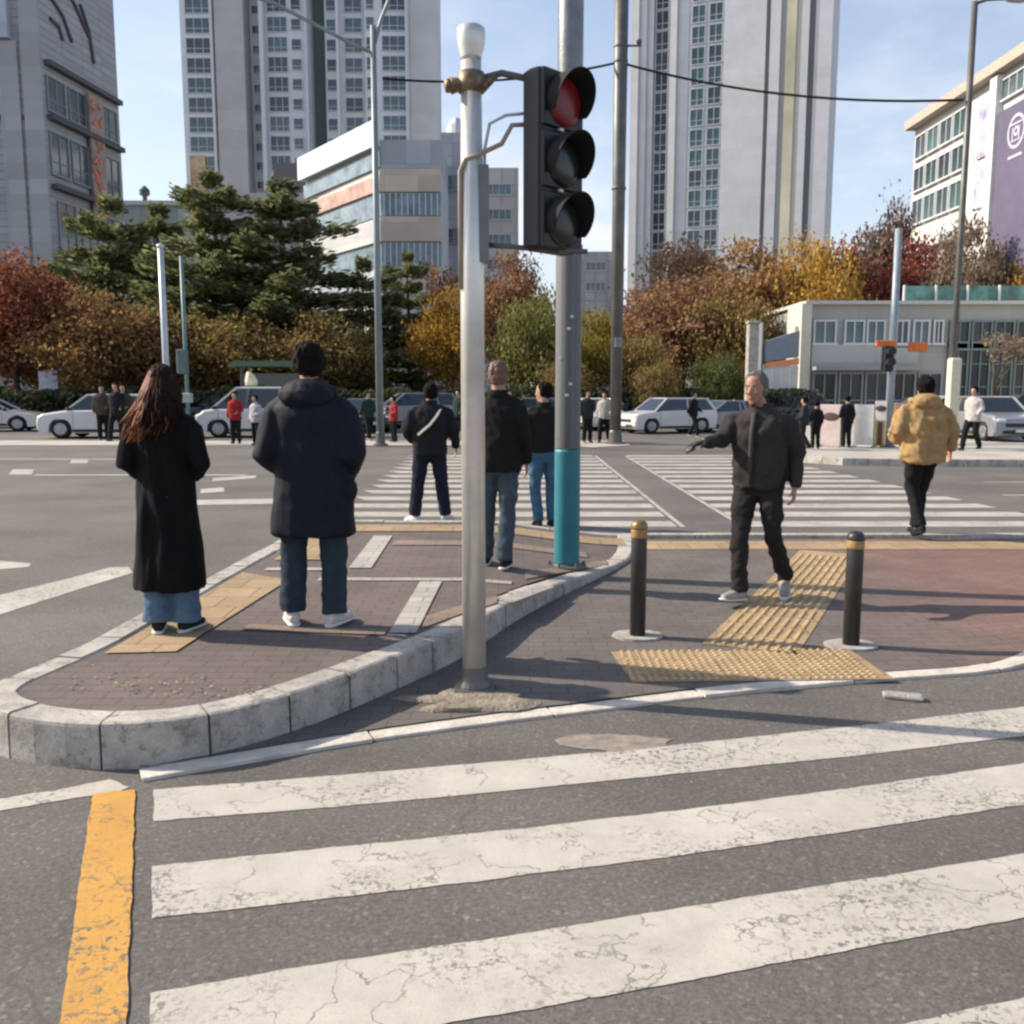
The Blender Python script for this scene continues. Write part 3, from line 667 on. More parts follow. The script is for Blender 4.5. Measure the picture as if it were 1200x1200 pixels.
mb = MB(); mb.cbox((-.2, -.1, z + .36), (.52, .06, .16), ch=.02); mb.cbox((.62, -.02, z + .28), (.5, .05, .24), ch=.02); mb.build('orange_sign', mat('orange sign', (.65, .17, .04), .6, var=.3, scale=6), t4)
mb = MB(); mb.tube([(.08, 0, z + .28), (.4, -.02, z + .28)], .02, 6); mb.build('arm', DKPOLE, t4)
t5, b5, H5 = simple_pole('post', 'short pale post behind the long haired woman', 'post', 199, 520, .012, 291, .095, .085, mat('pale post', (.50, .54, .58), .45, metal=.2))
mb = MB(); mb.lathe([(.085, H5), (.11, H5 + .02), (.10, H5 + .1), (.02, H5 + .14)], 12); mb.build('cap', MATS['pale post'], t5, True)
t6, b6, H6 = simple_pole('signal_post', 'thin teal post with small signal just right of the short pale post', 'signal post', 222, 516, .012, 300, .06, .06, mat('teal post', (.12, .22, .22), .5))
z = U(222, 424, b6.y).z - b6.z
mb = MB(); mb.cbox((-.05, -.15, z), (.3, .25, .75), ch=.03); mb.build('signal_head', mat('signal grey green', (.10, .15, .14), .5), t6)
mb = MB(); mb.cbox((-.08, -.1, z - 1.1), (.5, .25, .3), ch=.03); mb.build('control_box', mat('pale teal box', (.3, .38, .36), .5), t6)
mb = MB()
def cable(a, b, sag, r):
    return [a.lerp(b, i / 14) + Vector((0, 0, -sag * 4 * (i / 14) * (1 - i / 14))) for i in range(15)], r
wz = U(725, 73, b2.y)
for a, b, sg in ((U(448, 92, b1.y), wz, .25), (wz, U(1129, 117, b3.y), .35)):
    mb.tube(*cable(a, b, sg, .032), n=6)
tag(mb.build('overhead_cable', BLKM), 'thin black overhead cable strung between the lamp posts across the sky', 'cable')
# ================================================================ BUILDINGS
def clad(name, col, pw, ph, groove=0.72, mort=0.03, var=.12, rough=.8):
    def f(t, P, c, l):
        sp = N(t, 'ShaderNodeSeparateXYZ'); l(c.outputs['Object'], sp.inputs[0])
        ad = N(t, 'ShaderNodeMath', operation='ADD'); l(sp.outputs[0], ad.inputs[0]); l(sp.outputs[1], ad.inputs[1])
        cb = N(t, 'ShaderNodeCombineXYZ'); l(ad.outputs[0], cb.inputs[0]); l(sp.outputs[2], cb.inputs[1])
        b = N(t, 'ShaderNodeTexBrick', Scale=1.0); b.offset = 0.0; b.inputs['Brick Width'].default_value = pw; b.inputs['Row Height'].default_value = ph; b.inputs['Mortar Size'].default_value = mort
        b.inputs['Color1'].default_value = (*[x * (1 - var) for x in col], 1); b.inputs['Color2'].default_value = (*[x * (1 + var) for x in col], 1); b.inputs['Mortar'].default_value = (*[x * groove for x in col], 1)
        l(cb.outputs[0], b.inputs['Vector'])
        col2 = mixc(t, 0.5, b.outputs['Color'], ramp(t, noi(t, c, l, .25, 6, .7), [(.3, (.8, .8, .8)), (.7, (1.15, 1.15, 1.15))], l), l, 'MULTIPLY')
        l(col2, P.inputs['Base Color']); P.inputs['Roughness'].default_value = rough
    return mixmat(name, f)
GLASS = mat('tinted window glass', (.07, .10, .115), .12, var=.5, scale=.6, rnd=.5, spec=.8)
GLASST = mat('teal window glass', (.055, .105, .11), .14, var=.5, scale=.5, rnd=.45, spec=.7)
GLASSD = mat('dark window glass', (.025, .032, .036), .15, var=.6, scale=.7, rnd=.5)
WFR = mat('white window frame', (.62, .63, .64), .6, var=.08)
GFR = mat('grey window frame', (.30, .31, .32), .6, var=.08)
WM = {}
def winmesh(w_, h_, glass, fr, mull=1, trans=1, bar=.08):
    k = (round(w_, 2), round(h_, 2), glass.name, fr.name, mull, trans)
    if k in WM: return WM[k]
    m = MB(); x, z = w_ / 2, h_ / 2
    m.box(-x, x, -.03, .05, -z, z, 0)
    d = -.13
    m.box(-x, -x + bar, d, -.031, -z, z, 1); m.box(x - bar, x, d, -.031, -z, z, 1); m.box(-x + bar, x - bar, d, -.031, z - bar, z, 1); m.box(-x - .05, x + .05, d - .08, -.031, -z - .1, -z, 1)
    for i in range(mull): q = -x + (i + 1) * 2 * x / (mull + 1); m.box(q - bar * .35, q + bar * .35, d + .03, -.031, -z, z - bar, 1)
    for i in range(trans): q = -z + 2 * z * (.30 if trans == 1 else (i + 1) / (trans + 1)); m.box(-x + bar, x - bar, d + .035, -.031, q, q + bar * .6, 1)
    WM[k] = m.mesh('window', [glass, fr]); return WM[k]
RZ = {'front': 0.0, 'left': -pi / 2, 'right': pi / 2}
# --- left dark stone tower block
DA = 70.0
r = thing('office_building', 'dark grey stone office block at the left edge with slanting window ledges', 'office building', (U(53, 150, DA).x, DA, 0))
STN = clad('dark stone cladding', (.36, .36, .375), 3.0, .55, .72, .05)
STB = clad('blue grey stone cladding', (.42, .45, .49), 1.4, 2.2, .85, .03)
dx = -1.0 * 0  # right flank runs away from the camera
m = MB(); m.prism([(-22, 0), (0, 0), (1.15, 10.4), (-22, 10.4)], 0, 48); m.build('wall', STN, r)
m = MB(); m.box(-22, -2.0, -.5, -.003, 26.0, 48.2); m.box(-6.0, -4.6, -.75, -.503, 26, 48.3); m.build('upper_cladding', clad('pale blue stone cladding', (.42, .47, .52), 1.2, 3.0, .85, .02), r)
m = MB(); m.box(-1.3, .03, -.25, -.003, 0, 48.4); m.box(-3.0, -1.6, -.2, -.003, 0, 25.9); m.build('pilaster', clad('grey stone pilaster', (.38, .38, .39), 3, 1.1, .85, .02), r)
m = MB(); m.box(-22, 0.0, -.12, -.004, 20.6, 20.9); m.build('ledge', mat('dark ledge', (.09, .09, .095), .8), r)
def flank(t, z, out=.0): return Vector((1.15 * t / 10.4 + out, t, z))
ang = atan2(10.4, 1.15)
for z in (24.6, 20.9, 16.1, 11.0):
    T = Matrix.Rotation(ang, 4, 'Z'); m = MB(); m.box(.3, 10.2, -.55, -.005, z - .18, z + .18, 0, T); m.build('ledge', MATS['dark ledge'], r)
for z0, z1, ts in ((21.4, 23.8, (1.5, 4.2, 8.7)), (17.0, 20.0, (1.5, 4.2, 8.7)), (11.8, 15.2, (2.0, 5.0, 8.5)), (7.5, 10.2, (2.0, 5.0, 8.5))):
    for t_ in ts:
        put('window', winmesh(2.3, z1 - z0, GLASS, GFR, 1, 1), r, flank(t_, (z0 + z1) / 2, .02), ang)
rnd = random.Random(11)
m = MB(); T = Matrix.Rotation(ang, 4, 'Z'); m.box(5.3, 7.3, -.42, -.22, 14.6, 24.0, 0, T); m.build('vertical_sign', mat('pale sign board', (.34, .24, .22), .7, var=.3, scale=1.2), r)
m = MB()
for i in range(9):
    z = 14.9 + i * 1.0
    for k in range(3):
        a = rnd.uniform(5.4, 6.7); b = z + rnd.uniform(0, .6); m.cbox((0, 0, 0), (rnd.uniform(.3, .9), .08, rnd.uniform(.12, .3)), 0, T @ Matrix.Translation((a + .2, -.46, b)) @ Matrix.Rotation(rnd.uniform(-.9, .9), 4, 'Y'))
m.build('sign_strokes', mat('orange sign strokes', (.55, .16, .07), .6), r)
m = MB()
for k, (a, b, c_, d) in enumerate(((2.0, 31.4, 6.4, 28.4), (1.2, 29.6, 4.0, 27.2), (5.4, 30.4, 6.9, 26.6), (1.3, 27.9, 2.8, 26.9))):
    m.tube([T @ Vector((a, -.08, b)), T @ Vector(((a + c_) / 2 + .3, -.08, (b + d) / 2 + .3)), T @ Vector((c_, -.08, d))], .14, 6)
m.build('wall_emblem', mat('dark metal strokes', (.07, .07, .08), .5), r)
# --- low pale roof between left block and the first tower
c0 = U(175, 455, 92); r = thing('low_building', 'low pale greenish building behind the pines, left of the first apartment tower', 'building', c0 - Vector((0, 0, c0.z)))
m = MB(); m.box(-5.5, 3.6, 0, 8, 0, 18.8); m.build('wall', clad('pale green wall', (.30, .34, .33), 2.5, 3.2, .8), r)
m = MB(); m.box(-5.7, 3.8, -.3, 8.2, 18.8, 19.2); m.build('roof_edge', mat('pale roof edge', (.5, .54, .54), .7), r)
for x in (-2.9, .1): m = MB(); m.lathe([(.25, 0), (.22, .6), (.5, .8), (.5, 1.2), (.1, 1.6)], 10, 0, Matrix.Translation((x, 1, 19.2))); m.build('roof_vent', mat('dark vent', (.08, .08, .09), .6), r)
for x in (-4, -1.5, 1.0): put('window', winmesh(1.8, 1.6, GLASS, WFR), r, (x, 0, 16))
# --- apartment towers
APT = clad('apartment render grey', (.58, .58, .58), 60, 3.395, .88, .03, .05)
APTL = clad('apartment render pale', (.70, .70, .71), 60, 3.395, .90, .03, .04)
APTW = clad('apartment warm concrete', (.48, .46, .445), 60, 3.395, .90, .03, .05)
DT = 150.0; K = DT / F
def X(px, D=None):
    D = D or DT; return U(px, 150 if D > 60 else 400, D).x
DT = 178.0; KZ = DT / 150
r = thing('apartment_tower', 'tall grey apartment tower on the left with stacked balcony windows and concrete core', 'apartment tower', (X(362), DT, 0))
ox = X(362)
def seg(n, a, b, y0, z0, z1, m_, yd=14.0, base=None, root=None, D=DT):
    base = ox if base is None else base
    q = MB(); q.box(X(a, D) - base, X(b, D) - base, y0, yd, z0, z1); return q.build(n, m_, root or r)
HT = 79.0
seg('wall', 216, 259.5, 0.0, 0, HT, APTL); seg('core_wall', 260, 293, -2.2, 0, HT + 2, APTW); seg('wall', 293.5, 312, 1.8, 0, HT, APT)
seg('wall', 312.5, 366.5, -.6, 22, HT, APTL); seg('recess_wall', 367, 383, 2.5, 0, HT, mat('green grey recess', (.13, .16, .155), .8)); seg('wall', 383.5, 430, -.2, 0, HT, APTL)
seg('wall', 430.5, 481, -1.2, 0, HT, APTL); seg('core_wall', 481.5, 511, -.4, 0, HT + 2, APT)
for a, b in ((253, 256), (311.5, 316), (364, 366), (399, 402), (478, 480)):
    q = MB(); q.box(X(a) - ox, X(b) - ox, -2.8 if a > 300 else -1.6, -.003 if a < 300 or a > 470 else -.61, 18, HT + .5); q.build('fin', mat('white fin', (.60, .62, .65), .7), r)
cols = [(222, 252, 0.0, 2.25, 2), (296, 309, 1.8, 1.2, 0), (317.5, 341, -.6, 2.2, 2), (345, 357, -.6, 1.6, 0), (385, 397, -.2, 1.7, 0), (406, 427, -.2, 2.1, 1), (432, 442, -1.2, 1.8, 0), (450, 478, -1.2, 2.15, 2)]
rest = MB()
for (a, b, y0, hh, mu) in cols:
    wd = X(b) - X(a); xc = (X(a) + X(b)) / 2 - ox
    for f_ in range(10, 23):
        z = f_ * 3.395 + 1.5
        if (f_ < 12 and a > 260) and f_ < 11: continue
        if f_ < 22: hh2 = hh * KZ; put('window', winmesh(wd, hh2, GLASS, WFR, mu, 1 if hh > 1.5 else 0, .13), r, (xc, y0 - .02, z))
        else: rest.box(xc - wd / 2, xc + wd / 2, y0 - .05, y0 + .05, z - hh / 2, z + hh / 2)
o = rest.build('window', GLASS, r); o['kind'] = 'stuff'
q = MB()
for i in range(12):
    a0 = pi * i / 12; a1 = pi * (i + 1) / 12
    for aa in (0,):
        q.box(X(355) - ox - 7.5 * cos(a0), X(355) - ox - 7.5 * cos(a1) + .02 + .013 * i, -3.2 - 0.01 * i, -.7, 72.4 + 2.6 * sin((a0 + a1) / 2), 73.4 + 2.6 * sin((a0 + a1) / 2))
q.build('cornice', APTL, r)
q = MB(); q.box(X(222) - ox, X(240) - ox, -.6, -.05, 31, 43.5); q.build('wall_sign', mat('ochre cream signs', (.50, .36, .20), .7, var=.5, scale=.5), r)
DT = 150.0
r = thing('podium_block', 'dark grey concrete podium block at the foot of the left apartment tower', 'podium building', (X(310, 130), 130, 0)); bx = X(310, 130)
seg('wall', 262, 357, 0, 0, 27.5, APTW, 9, bx, r, 130); seg('upper_wall', 318, 352, .5, 27.5, 31.5, mat('dark podium wall', (.17, .16, .155), .85), 8, bx, r, 130); seg('parapet', 296, 348, -.5, 24.5, 26.2, mat('pale parapet', (.36, .34, .33), .8), -.01, bx, r, 130)
for px_ in (304, 322, 340): put('window', winmesh(1.7, 2.6, GLASSD, GFR), r, (X(px_, 130) - bx, -.02, 22.3))
# --- commercial building with banded front
r_shop = r = thing('shopping_building', 'pale commercial building with beige bands, ribbon windows and white sloping roof edge', 'commercial building', (X(445, 85), 85, 0)); bx = X(445, 85)
lx = X(357, 99) - bx; rx = X(516, 85) - bx
BEI = clad('beige panel', (.62, .50, .40), 3, 4, .85, .03); PW = clad('pale panel', (.52, .52, .52), 3, 3, .85, .03)
fp = [(lx, 14), (0, 0), (rx, 0), (rx, 16), (lx, 20)]
q = MB(); q.prism(fp, 0, 20.6); q.build('wall', PW, r)
def band(n, z0, z1, out, m_, left=True, right=True, pr=r):
    d = Vector((lx, 14)).normalized(); nn = Vector((-14, lx)).normalized(); nn = nn if nn.y < 0 else -nn
    pts = []
    if left: pts.append((lx + nn.x * out, 14 + nn.y * out))
    pts.append((0 - out * .15, -out))
    if right: pts.append((rx, -out))
    back = ([(rx, .02)] if right else []) + [(0, .02)] + ([(lx, 14.02)] if left else [])
    q = MB(); q.prism((pts + back), z0, z1); return q.build(n, m_, pr)
band('roof_fascia', 22.4, 24.6, .9, mat('white roof fascia', (.66, .68, .70), .6), True, False)
q = MB(); q.prism(fp, 20.62, 23.0); q.build('upper_storey', clad('pale upper storey', (.42, .43, .44), 2.2, 3, .8), r)
PBG = mat('pale blue ribbon glass', (.20, .27, .32), .2, var=.5, scale=.8)
band('window_band', 20.7, 22.0, .3, PBG, True, False)
band('panel_band', 18.6, 20.5, .35, BEI, False, True); band('window_band', 16.6, 18.5, .12, PBG, True, True); band('panel_band', 14.4, 16.5, .35, BEI, False, True); band('window_band', 12.3, 14.3, .12, PBG, True, True); band('panel_band', 10.0, 12.2, .35, BEI, False, True)
band('panel_band', 14.4, 16.2, .4, PW, True, False); band('sign_band', 18.7, 20.0, .4, mat('red orange sign band', (.48, .29, .24), .6, var=.6, scale=.6), True, False); band('sign_band', 10.2, 11.9, .4, mat('pale blue sign band', (.40, .45, .50), .6, var=.5, scale=.6), True, False)
for i in range(10):
    x = .3 + i * (rx - .6) / 9
    for z0, z1 in ((16.6, 18.5), (12.3, 14.3)): q = MB(); q.box(x - .05, x + .05, -.30, -.125, z0, z1); q.build('mullion', WFR, r)
r = thing('slim_building', 'slim grey stone clad building with rounded top beside the white signal pole', 'building', (X(530, 95), 95, 0)); bx = X(530, 95)
q = MB(); q.box(X(516, 95) - bx, X(546, 95) - bx, 0, 10, 0, 26.2); q.build('wall', clad('speckled grey cladding', (.36, .37, .40), .9, 1.2, .75, .04), r)
q = MB(); q.rings([(0.2, 5, 26.2, 1.1, 3), (0.2, 5, 27.6, 1.1, 3), (.2, 5, 28.3, .7, 2.4)], 16); q.build('roof_tank', mat('pale tank', (.5, .52, .55), .6), r)
for z in (21.5, 16.5, 11.5): put('window', winmesh(1.6, 1.4, GLASS, GFR), r, (0, -.02, z))
r = thing('distant_building', 'hazy beige building seen through the gap between the white pole and the signal head', 'building', (X(588, 140), 140, 0))
q = MB(); q.box(-3.2, 2.4, 0, 9, 0, 33); q.build('wall', clad('hazy beige', (.50, .46, .42), 2, 3.4, .8, .2), r)
for z in (30, 26.5, 23, 19.5): put('window', winmesh(3.6, 1.5, GLASS, WFR, 3, 0), r, (-.4, -.02, z))
r = thing('distant_building', 'faint grey block just right of the thick mast above the trees', 'building', (X(700, 170), 170, 0))
q = MB(); q.box(-2.5, 5, 0, 9, 0, 25.5); q.build('wall', clad('hazy grey', (.34, .36, .40), 2, 3.4, .8, .2), r)
for z in (23, 19.5): put('window', winmesh(3.6, 1.5, GLASS, WFR, 3, 0), r, (0, -.02, z))
# --- second tower
X0_ = X; CT, ST = cos(radians(22)), sin(radians(22)); x00 = X(860)
def X(px, D=None):
    tt = X0_(px, 150.0) / 150.0; return x00 + (tt * (150 - 1.39) - (x00 - .56)) / (CT + tt * ST)
r = thing('apartment_tower', 'tall pale apartment tower right of the mast with blank end wall and yellow stripe', 'apartment tower', (x00, DT, 0), radians(-22)); ox = x00
PAL = clad('tower pale panel', (.66, .65, .645), 60, 1.45, .93, .03, .03); PAL2 = clad('tower cool grey panel', (.58, .58, .60), 60, 1.45, .93, .03, .03)  # second panel tone slightly darker and cooler, for the windowed wall
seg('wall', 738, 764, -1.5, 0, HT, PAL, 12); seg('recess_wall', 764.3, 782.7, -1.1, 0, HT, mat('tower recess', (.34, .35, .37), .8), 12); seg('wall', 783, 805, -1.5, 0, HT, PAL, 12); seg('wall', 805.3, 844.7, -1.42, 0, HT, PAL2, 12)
seg('end_wall', 845, 894, -1.6, 0, HT + 1.5, PAL, 12); seg('end_wall', 899, 911, -1.6, 0, HT + 1.5, PAL, 12); seg('end_wall', 935.5, 944, -1.8, 0, HT + 1.5, PAL, 12); seg('end_wall', 951, 971, -1.6, 0, HT + 1.5, PAL, 12)
seg('groove', 894.2, 898.8, -1.0, 0, HT, mat('groove dark', (.27, .26, .25), .8), 11.9); seg('groove', 944.2, 950.8, -1.0, 0, HT, MATS['groove dark'], 11.9); seg('groove', 911.2, 917, -1.3, 0, HT, mat('groove mid', (.42, .41, .40), .8), 11.9)
seg('yellow_stripe', 917.3, 929, -1.5, 0, HT, mat('tower yellow stripe', (.60, .55, .40), .8, var=.3, scale=.09), 11.9); seg('groove', 929.3, 935.2, -1.3, 0, HT, MATS['groove mid'], 11.9)
for a in (747, 756, 791): q = MB(); q.box(X(a) - ox, X(a + 1.5) - ox, -1.75, -1.503, 0, HT); q.build('downpipe', mat('downpipe', (.3, .3, .32), .7), r)
rest = MB()
for a, b, y0, hh in ((766, 781, -1.1, 2.75), (808, 824, -1.42, 2.5), (828, 844, -1.42, 2.5)):
    wd = X(b) - X(a); xc = (X(a) + X(b)) / 2 - ox
    for f_ in range(5, 27):
        z = f_ * 3.0 + .8
        if f_ < 22: put('window', winmesh(wd, hh, GLASST if a > 800 else GLASSD, WFR, 1, 1, .1), r, (xc, y0 - .02, z))
        else: rest.box(xc - wd / 2, xc + wd / 2, y0 - .05, y0 + .05, z - hh / 2, z + hh / 2)
o = rest.build('window', GLASST, r); o['kind'] = 'stuff'
X = X0_
# --- right white building, facade runs away from the camera
r = thing('white_building', 'white building at the right edge with window rows and a huge purple banner', 'building', (28.8, 70, 0))
WH = clad('white panel', (.60, .585, .56), 2.4, 2.2, .85, .03, .04)
q = MB(); q.box(0, 16, -34, 0, 0, 19.9); q.build('wall', WH, r)
q = MB(); q.box(-.7, 16.3, -34.2, .3, 19.9, 20.5); q.build('roof_edge', mat('sandy roof edge', (.44, .38, .31), .8, var=.3), r)
q = MB(); q.box(-.10, -.003, -34, -11.8, 11.2, 12.3); q.box(-.5, -.003, -11.7, .2, 11.2, 12.0); q.build('soffit_band', mat('white band', (.66, .66, .66), .6), r)
for z0, z1 in ((17.7, 19.3), (15.5, 17.1), (13.2, 14.9)):
    for i in range(4): put('window', winmesh(1.75, z1 - z0, GLASST if i % 2 else GLASS, WFR, 1, 0), r, (-.02, -1.3 - i * 1.95, (z0 + z1) / 2), RZ['left'])
for z0, z1 in ((18.3, 19.5),):
    for i in range(6): put('window', winmesh(2.6, z1 - z0, GLASS, WFR, 2, 0), r, (-.02, -13.5 - i * 3, (z0 + z1) / 2), RZ['left'])
def mpurp(t, P, c, l):
    l(ramp(t, noi(t, c, l, .8, 6, .7), [(.35, (.22, .20, .34)), (.5, (.5, .48, .56)), (.7, (.36, .33, .48))], l), P.inputs['Base Color'])
q = MB(); q.box(-.12, -.003, -11.3, -9.6, 15.6, 18.9); q.build('poster', mixmat('lilac poster', mpurp), r)
q = MB(); q.box(-.12, -.003, -11.3, -9.6, 12.6, 15.2); q.build('poster', MATS['lilac poster'], r)
q = MB(); q.box(-.45, -.003, -12.3, -11.5, 8, 19.8); q.build('pillar', mat('white band', (.66, .66, .66), .6), r)
q = MB(); q.box(-.30, -.14, -17.6, -12.5, 8.2, 17.6); bn = q.build('purple_banner', mat('purple banner', (.115, .10, .165), .75, var=.12, scale=.6), r)
m = MB()
def rg(cy, cz, r0, r1, n=28):
    v = []; f = []
    for j in range(n):
        a = 2 * pi * j / n; v += [(-.315, cy + r0 * cos(a), cz + r0 * sin(a)), (-.315, cy + r1 * cos(a), cz + r1 * sin(a))]
    for j in range(n): k = (j + 1) % n; f.append((2 * j, 2 * j + 1, 2 * k + 1, 2 * k))
    m.add(v, f)
rg(-14.6, 16.05, .95, .78); rg(-14.6, 16.05, .28, .14)
for a, b, c_, d in ((-15.2, -14.0, 16.42, 16.52), (-15.0, -14.9, 15.6, 16.3), (-14.3, -14.2, 15.6, 16.3), (-15.1, -14.1, 15.50, 15.58), (-15.4, -13.9, 14.6, 14.75)): m.box(-.335, -.302, a, b, c_, d)
m.build('emblem', mat('banner white print', (.5, .5, .6), .7), bn)
# --- low office on the right
DG = 45.0; r = thing('office_building', 'low two storey grey office with ribbon windows on the right behind the crossing', 'office building', (X(945, DG), DG, 0)); bx = X(945, DG)
def gx(px): return X(px, DG) - bx
def gz(py): return U(900, py, DG).z
GRC = clad('low office grey panel', (.36, .37, .35), 2.4, 1.1, .85, .02, .04); CRM = mat('cream corner', (.60, .56, .47), .7, var=.1)
xr = gx(1330)
q = MB(); q.box(0, xr, 0, 13, 0, gz(357)); q.build('wall', GRC, r)
q = MB(); q.box(-.2, xr, -.35, 13.2, gz(357), gz(353)); q.build('roof_edge', mat('pale roof coping', (.5, .5, .47), .7), r)
q = MB(); q.box(-.35, .12, -.3, 2, 0, gz(356)); q.build('corner_pillar', CRM, r)
q = MB(); q.box(.2, gx(1075), -.22, -.004, gz(430), gz(404)); q.build('sill_panel', clad('office sill panel', (.42, .43, .40), 3, 1.4, .85, .02), r)
for a, b in ((952, 979), (988, 1012), (1014, 1036), (1048, 1064), (1068, 1088), (1092, 1104)):
    h_ = gz(375) - gz(402); wn = put('window', winmesh(gx(b) - gx(a), h_, GLASST, WFR, 1, 0), r, ((gx(a) + gx(b)) / 2, -.02, (gz(375) + gz(402)) / 2))
for i in range(5):
    a = gx(950 + i * 31); put('shop_window', winmesh(1.15, gz(435) - .5, GLASSD, GFR, 1, 1), r, (a + .7, -.02, (gz(435) + .4) / 2))
q = MB(); q.box(.2, gx(1075), -1.0, -.3, gz(434), gz(430)); q.build('canopy', mat('grey canopy', (.3, .31, .3), .7), r)
for i in range(8):
    a = gx(1108 + i * 26); put('window', winmesh(.98, 3.2, GLASSD, mat('teal frame', (.16, .22, .21), .6), 1, 2), r, (a + .6, -.02, 2.2))
    put('window', winmesh(.98, 1.3, GLASSD, MATS['teal frame'], 1, 0), r, (a + .6, -.02, gz(392)))
q = MB(); q.box(gx(1060), xr, .4, .52, gz(352) , gz(334)); q.build('roof_screen', mat('teal green roof screen', (.10, .24, .21), .4, var=.7, scale=1.1), r)
for i in range(9): q = MB(); a = gx(1060) + i * 1.5; q.box(a - .04, a + .04, .28, .39, gz(353), gz(333)); q.build('screen_post', WFR, r)
# angled hoarding wing left of the office
a = U(893, 455, 41.5); b = U(934, 455, 44); d = (b - a); ln = sqrt(d.x ** 2 + d.y ** 2)
r = thing('site_hoarding', 'angled pale panel hoarding with blue board and orange stripe left of the low office', 'hoarding', (a.x, a.y, 0.15), atan2(d.y, d.x))
q = MB(); 
for i in range(4): q.cbox((ln * (i + .5) / 4, 0, 1.25), (ln / 4 - .04, .09, 2.5), ch=.02)
q.build('panel', mat('pale hoarding panel', (.50, .52, .53), .7, var=.15, scale=1), r)
q = MB(); q.add([(.1, -.08, 2.62), (ln - .1, -.08, 2.9), (ln - .1, -.08, 4.1), (.1, -.08, 3.5), (.1, .02, 2.62), (ln - .1, .02, 2.9), (ln - .1, .02, 4.1), (.1, .02, 3.5)], [(0, 1, 2, 3), (7, 6, 5, 4), (0, 4, 5, 1), (1, 5, 6, 2), (2, 6, 7, 3), (3, 7, 4, 0)]); q.build('blue_board', mat('slate blue board', (.16, .20, .26), .6, var=.2), r)
q = MB(); q.add([(.1, -.10, 2.35), (ln - .1, -.10, 2.55), (ln - .1, -.10, 2.85), (.1, -.10, 2.56), (.1, -.0, 2.35), (ln - .1, -.0, 2.55), (ln - .1, -.0, 2.85), (.1, -.0, 2.56)], [(0, 1, 2, 3), (7, 6, 5, 4), (0, 4, 5, 1), (1, 5, 6, 2), (2, 6, 7, 3), (3, 7, 4, 0)]); q.build('orange_stripe', mat('orange stripe', (.60, .26, .12), .6), r)
for x in (0, ln): q = MB(); q.box(x - .06, x + .06, .06, .2, 0, 4.3); q.build('post', GFR, r)
p = U(880, 455, 38); r = thing('concrete_pillar', 'plain pale concrete pillar standing left of the angled hoarding', 'pillar', (p.x, p.y, .06)); q = MB(); q.cbox((0, 0, 2.05), (.42, .42, 4.1), ch=.04); q.build('shaft', CONC, r); q = MB(); q.cbox((0, 0, 4.15), (.5, .5, .1), ch=.02); q.build('cap', CONC, r)
# banner boards on the far pavement
def board(a, b, top, m_, label, extra=None):
    p0 = G(a, 524, .15); p1 = G(b, 524, .15); h_ = U(a, top, p0.y).z - .15; w_ = p1.x - p0.x
    t = thing('banner_board', label, 'banner board', ((p0.x + p1.x) / 2, p0.y, .15), random.uniform(-.6, -.45), 'banner boards along the far kerb')
    q = MB(); q.cbox((0, 0, h_ / 2 + .03), (w_, .04, h_ - .06), ch=.008); q.build('panel', m_, t)
    for s_ in (-1, 1): q = MB(); q.tube([(s_ * w_ / 2, .04, 0), (s_ * w_ / 2, .04, h_)], .018, 6); q.tube([(s_ * w_ / 2 - .001, -.2, .02), (s_ * w_ / 2, .3, .02)], .015, 6); q.build('leg', GFR, t)
    if extra: extra(t, w_, h_)
def ex1(t, w_, h_): q = MB(); q.ball((0, -.03, h_ * .72), (.2, .012, .1)); q.build('print', mat('dark print', (.12, .06, .07), .7), t)
def ex2(t, w_, h_):
    q = MB(); q.cbox((0, -.03, h_ * .3), (w_ * .8, .012, h_ * .55), ch=.003); q.build('print', mat('yellow print', (.62, .42, .06), .7), t)
    q = MB(); q.cbox((0, -.045, h_ * .3), (w_ * .42, .012, h_ * .5), ch=.003); q.ball((0, -.035, h_ * .84), (.13, .012, .07)); q.build('print', mat('dark print', (.12, .06, .07), .7), t)
board(960, 984, 474, mat('pinkish banner', (.68, .55, .52), .8, var=.2, scale=3), 'pinkish white banner board, leftmost at the far kerb', ex1)
board(1000, 1022, 474, mat('off white banner', (.74, .71, .64), .8, var=.12), 'plain off white banner board between dark coated stander and yellow board')
board(1024, 1037, 470, mat('off white banner', (.74, .71, .64)), 'banner board with yellow lower half and dark doorway shape', ex2)
board(1044, 1066, 472, mat('peach banner', (.62, .40, .28), .8, var=.3, scale=3), 'peach coloured banner board behind the tan jacket person')
# ================================================================ TREES
def leafmat(n, col, var=.35, hue=.02):
    if n in MATS: return MATS[n]
    m = mat(n, col, .75, var=.25, scale=.6, island=var, hue=hue, spec=.25); t = m.node_tree
    P = next(x for x in t.nodes if x.type == 'BSDF_PRINCIPLED'); o = next(x for x in t.nodes if x.type == 'OUTPUT_MATERIAL'); h = next(x for x in t.nodes if x.type == 'HUE_SAT')
    tr = t.nodes.new('ShaderNodeBsdfTranslucent'); mx_ = t.nodes.new('ShaderNodeMixShader'); mx_.inputs[0].default_value = .42
    t.links.new(h.outputs[0], tr.inputs[0]); t.links.new(P.outputs[0], mx_.inputs[1]); t.links.new(tr.outputs[0], mx_.inputs[2]); t.links.new(mx_.outputs[0], o.inputs[0]); return m
BARK = mat('bark', (.075, .058, .045), .95, var=.4, scale=6, bump=.5, bscale=20)
TP = {}
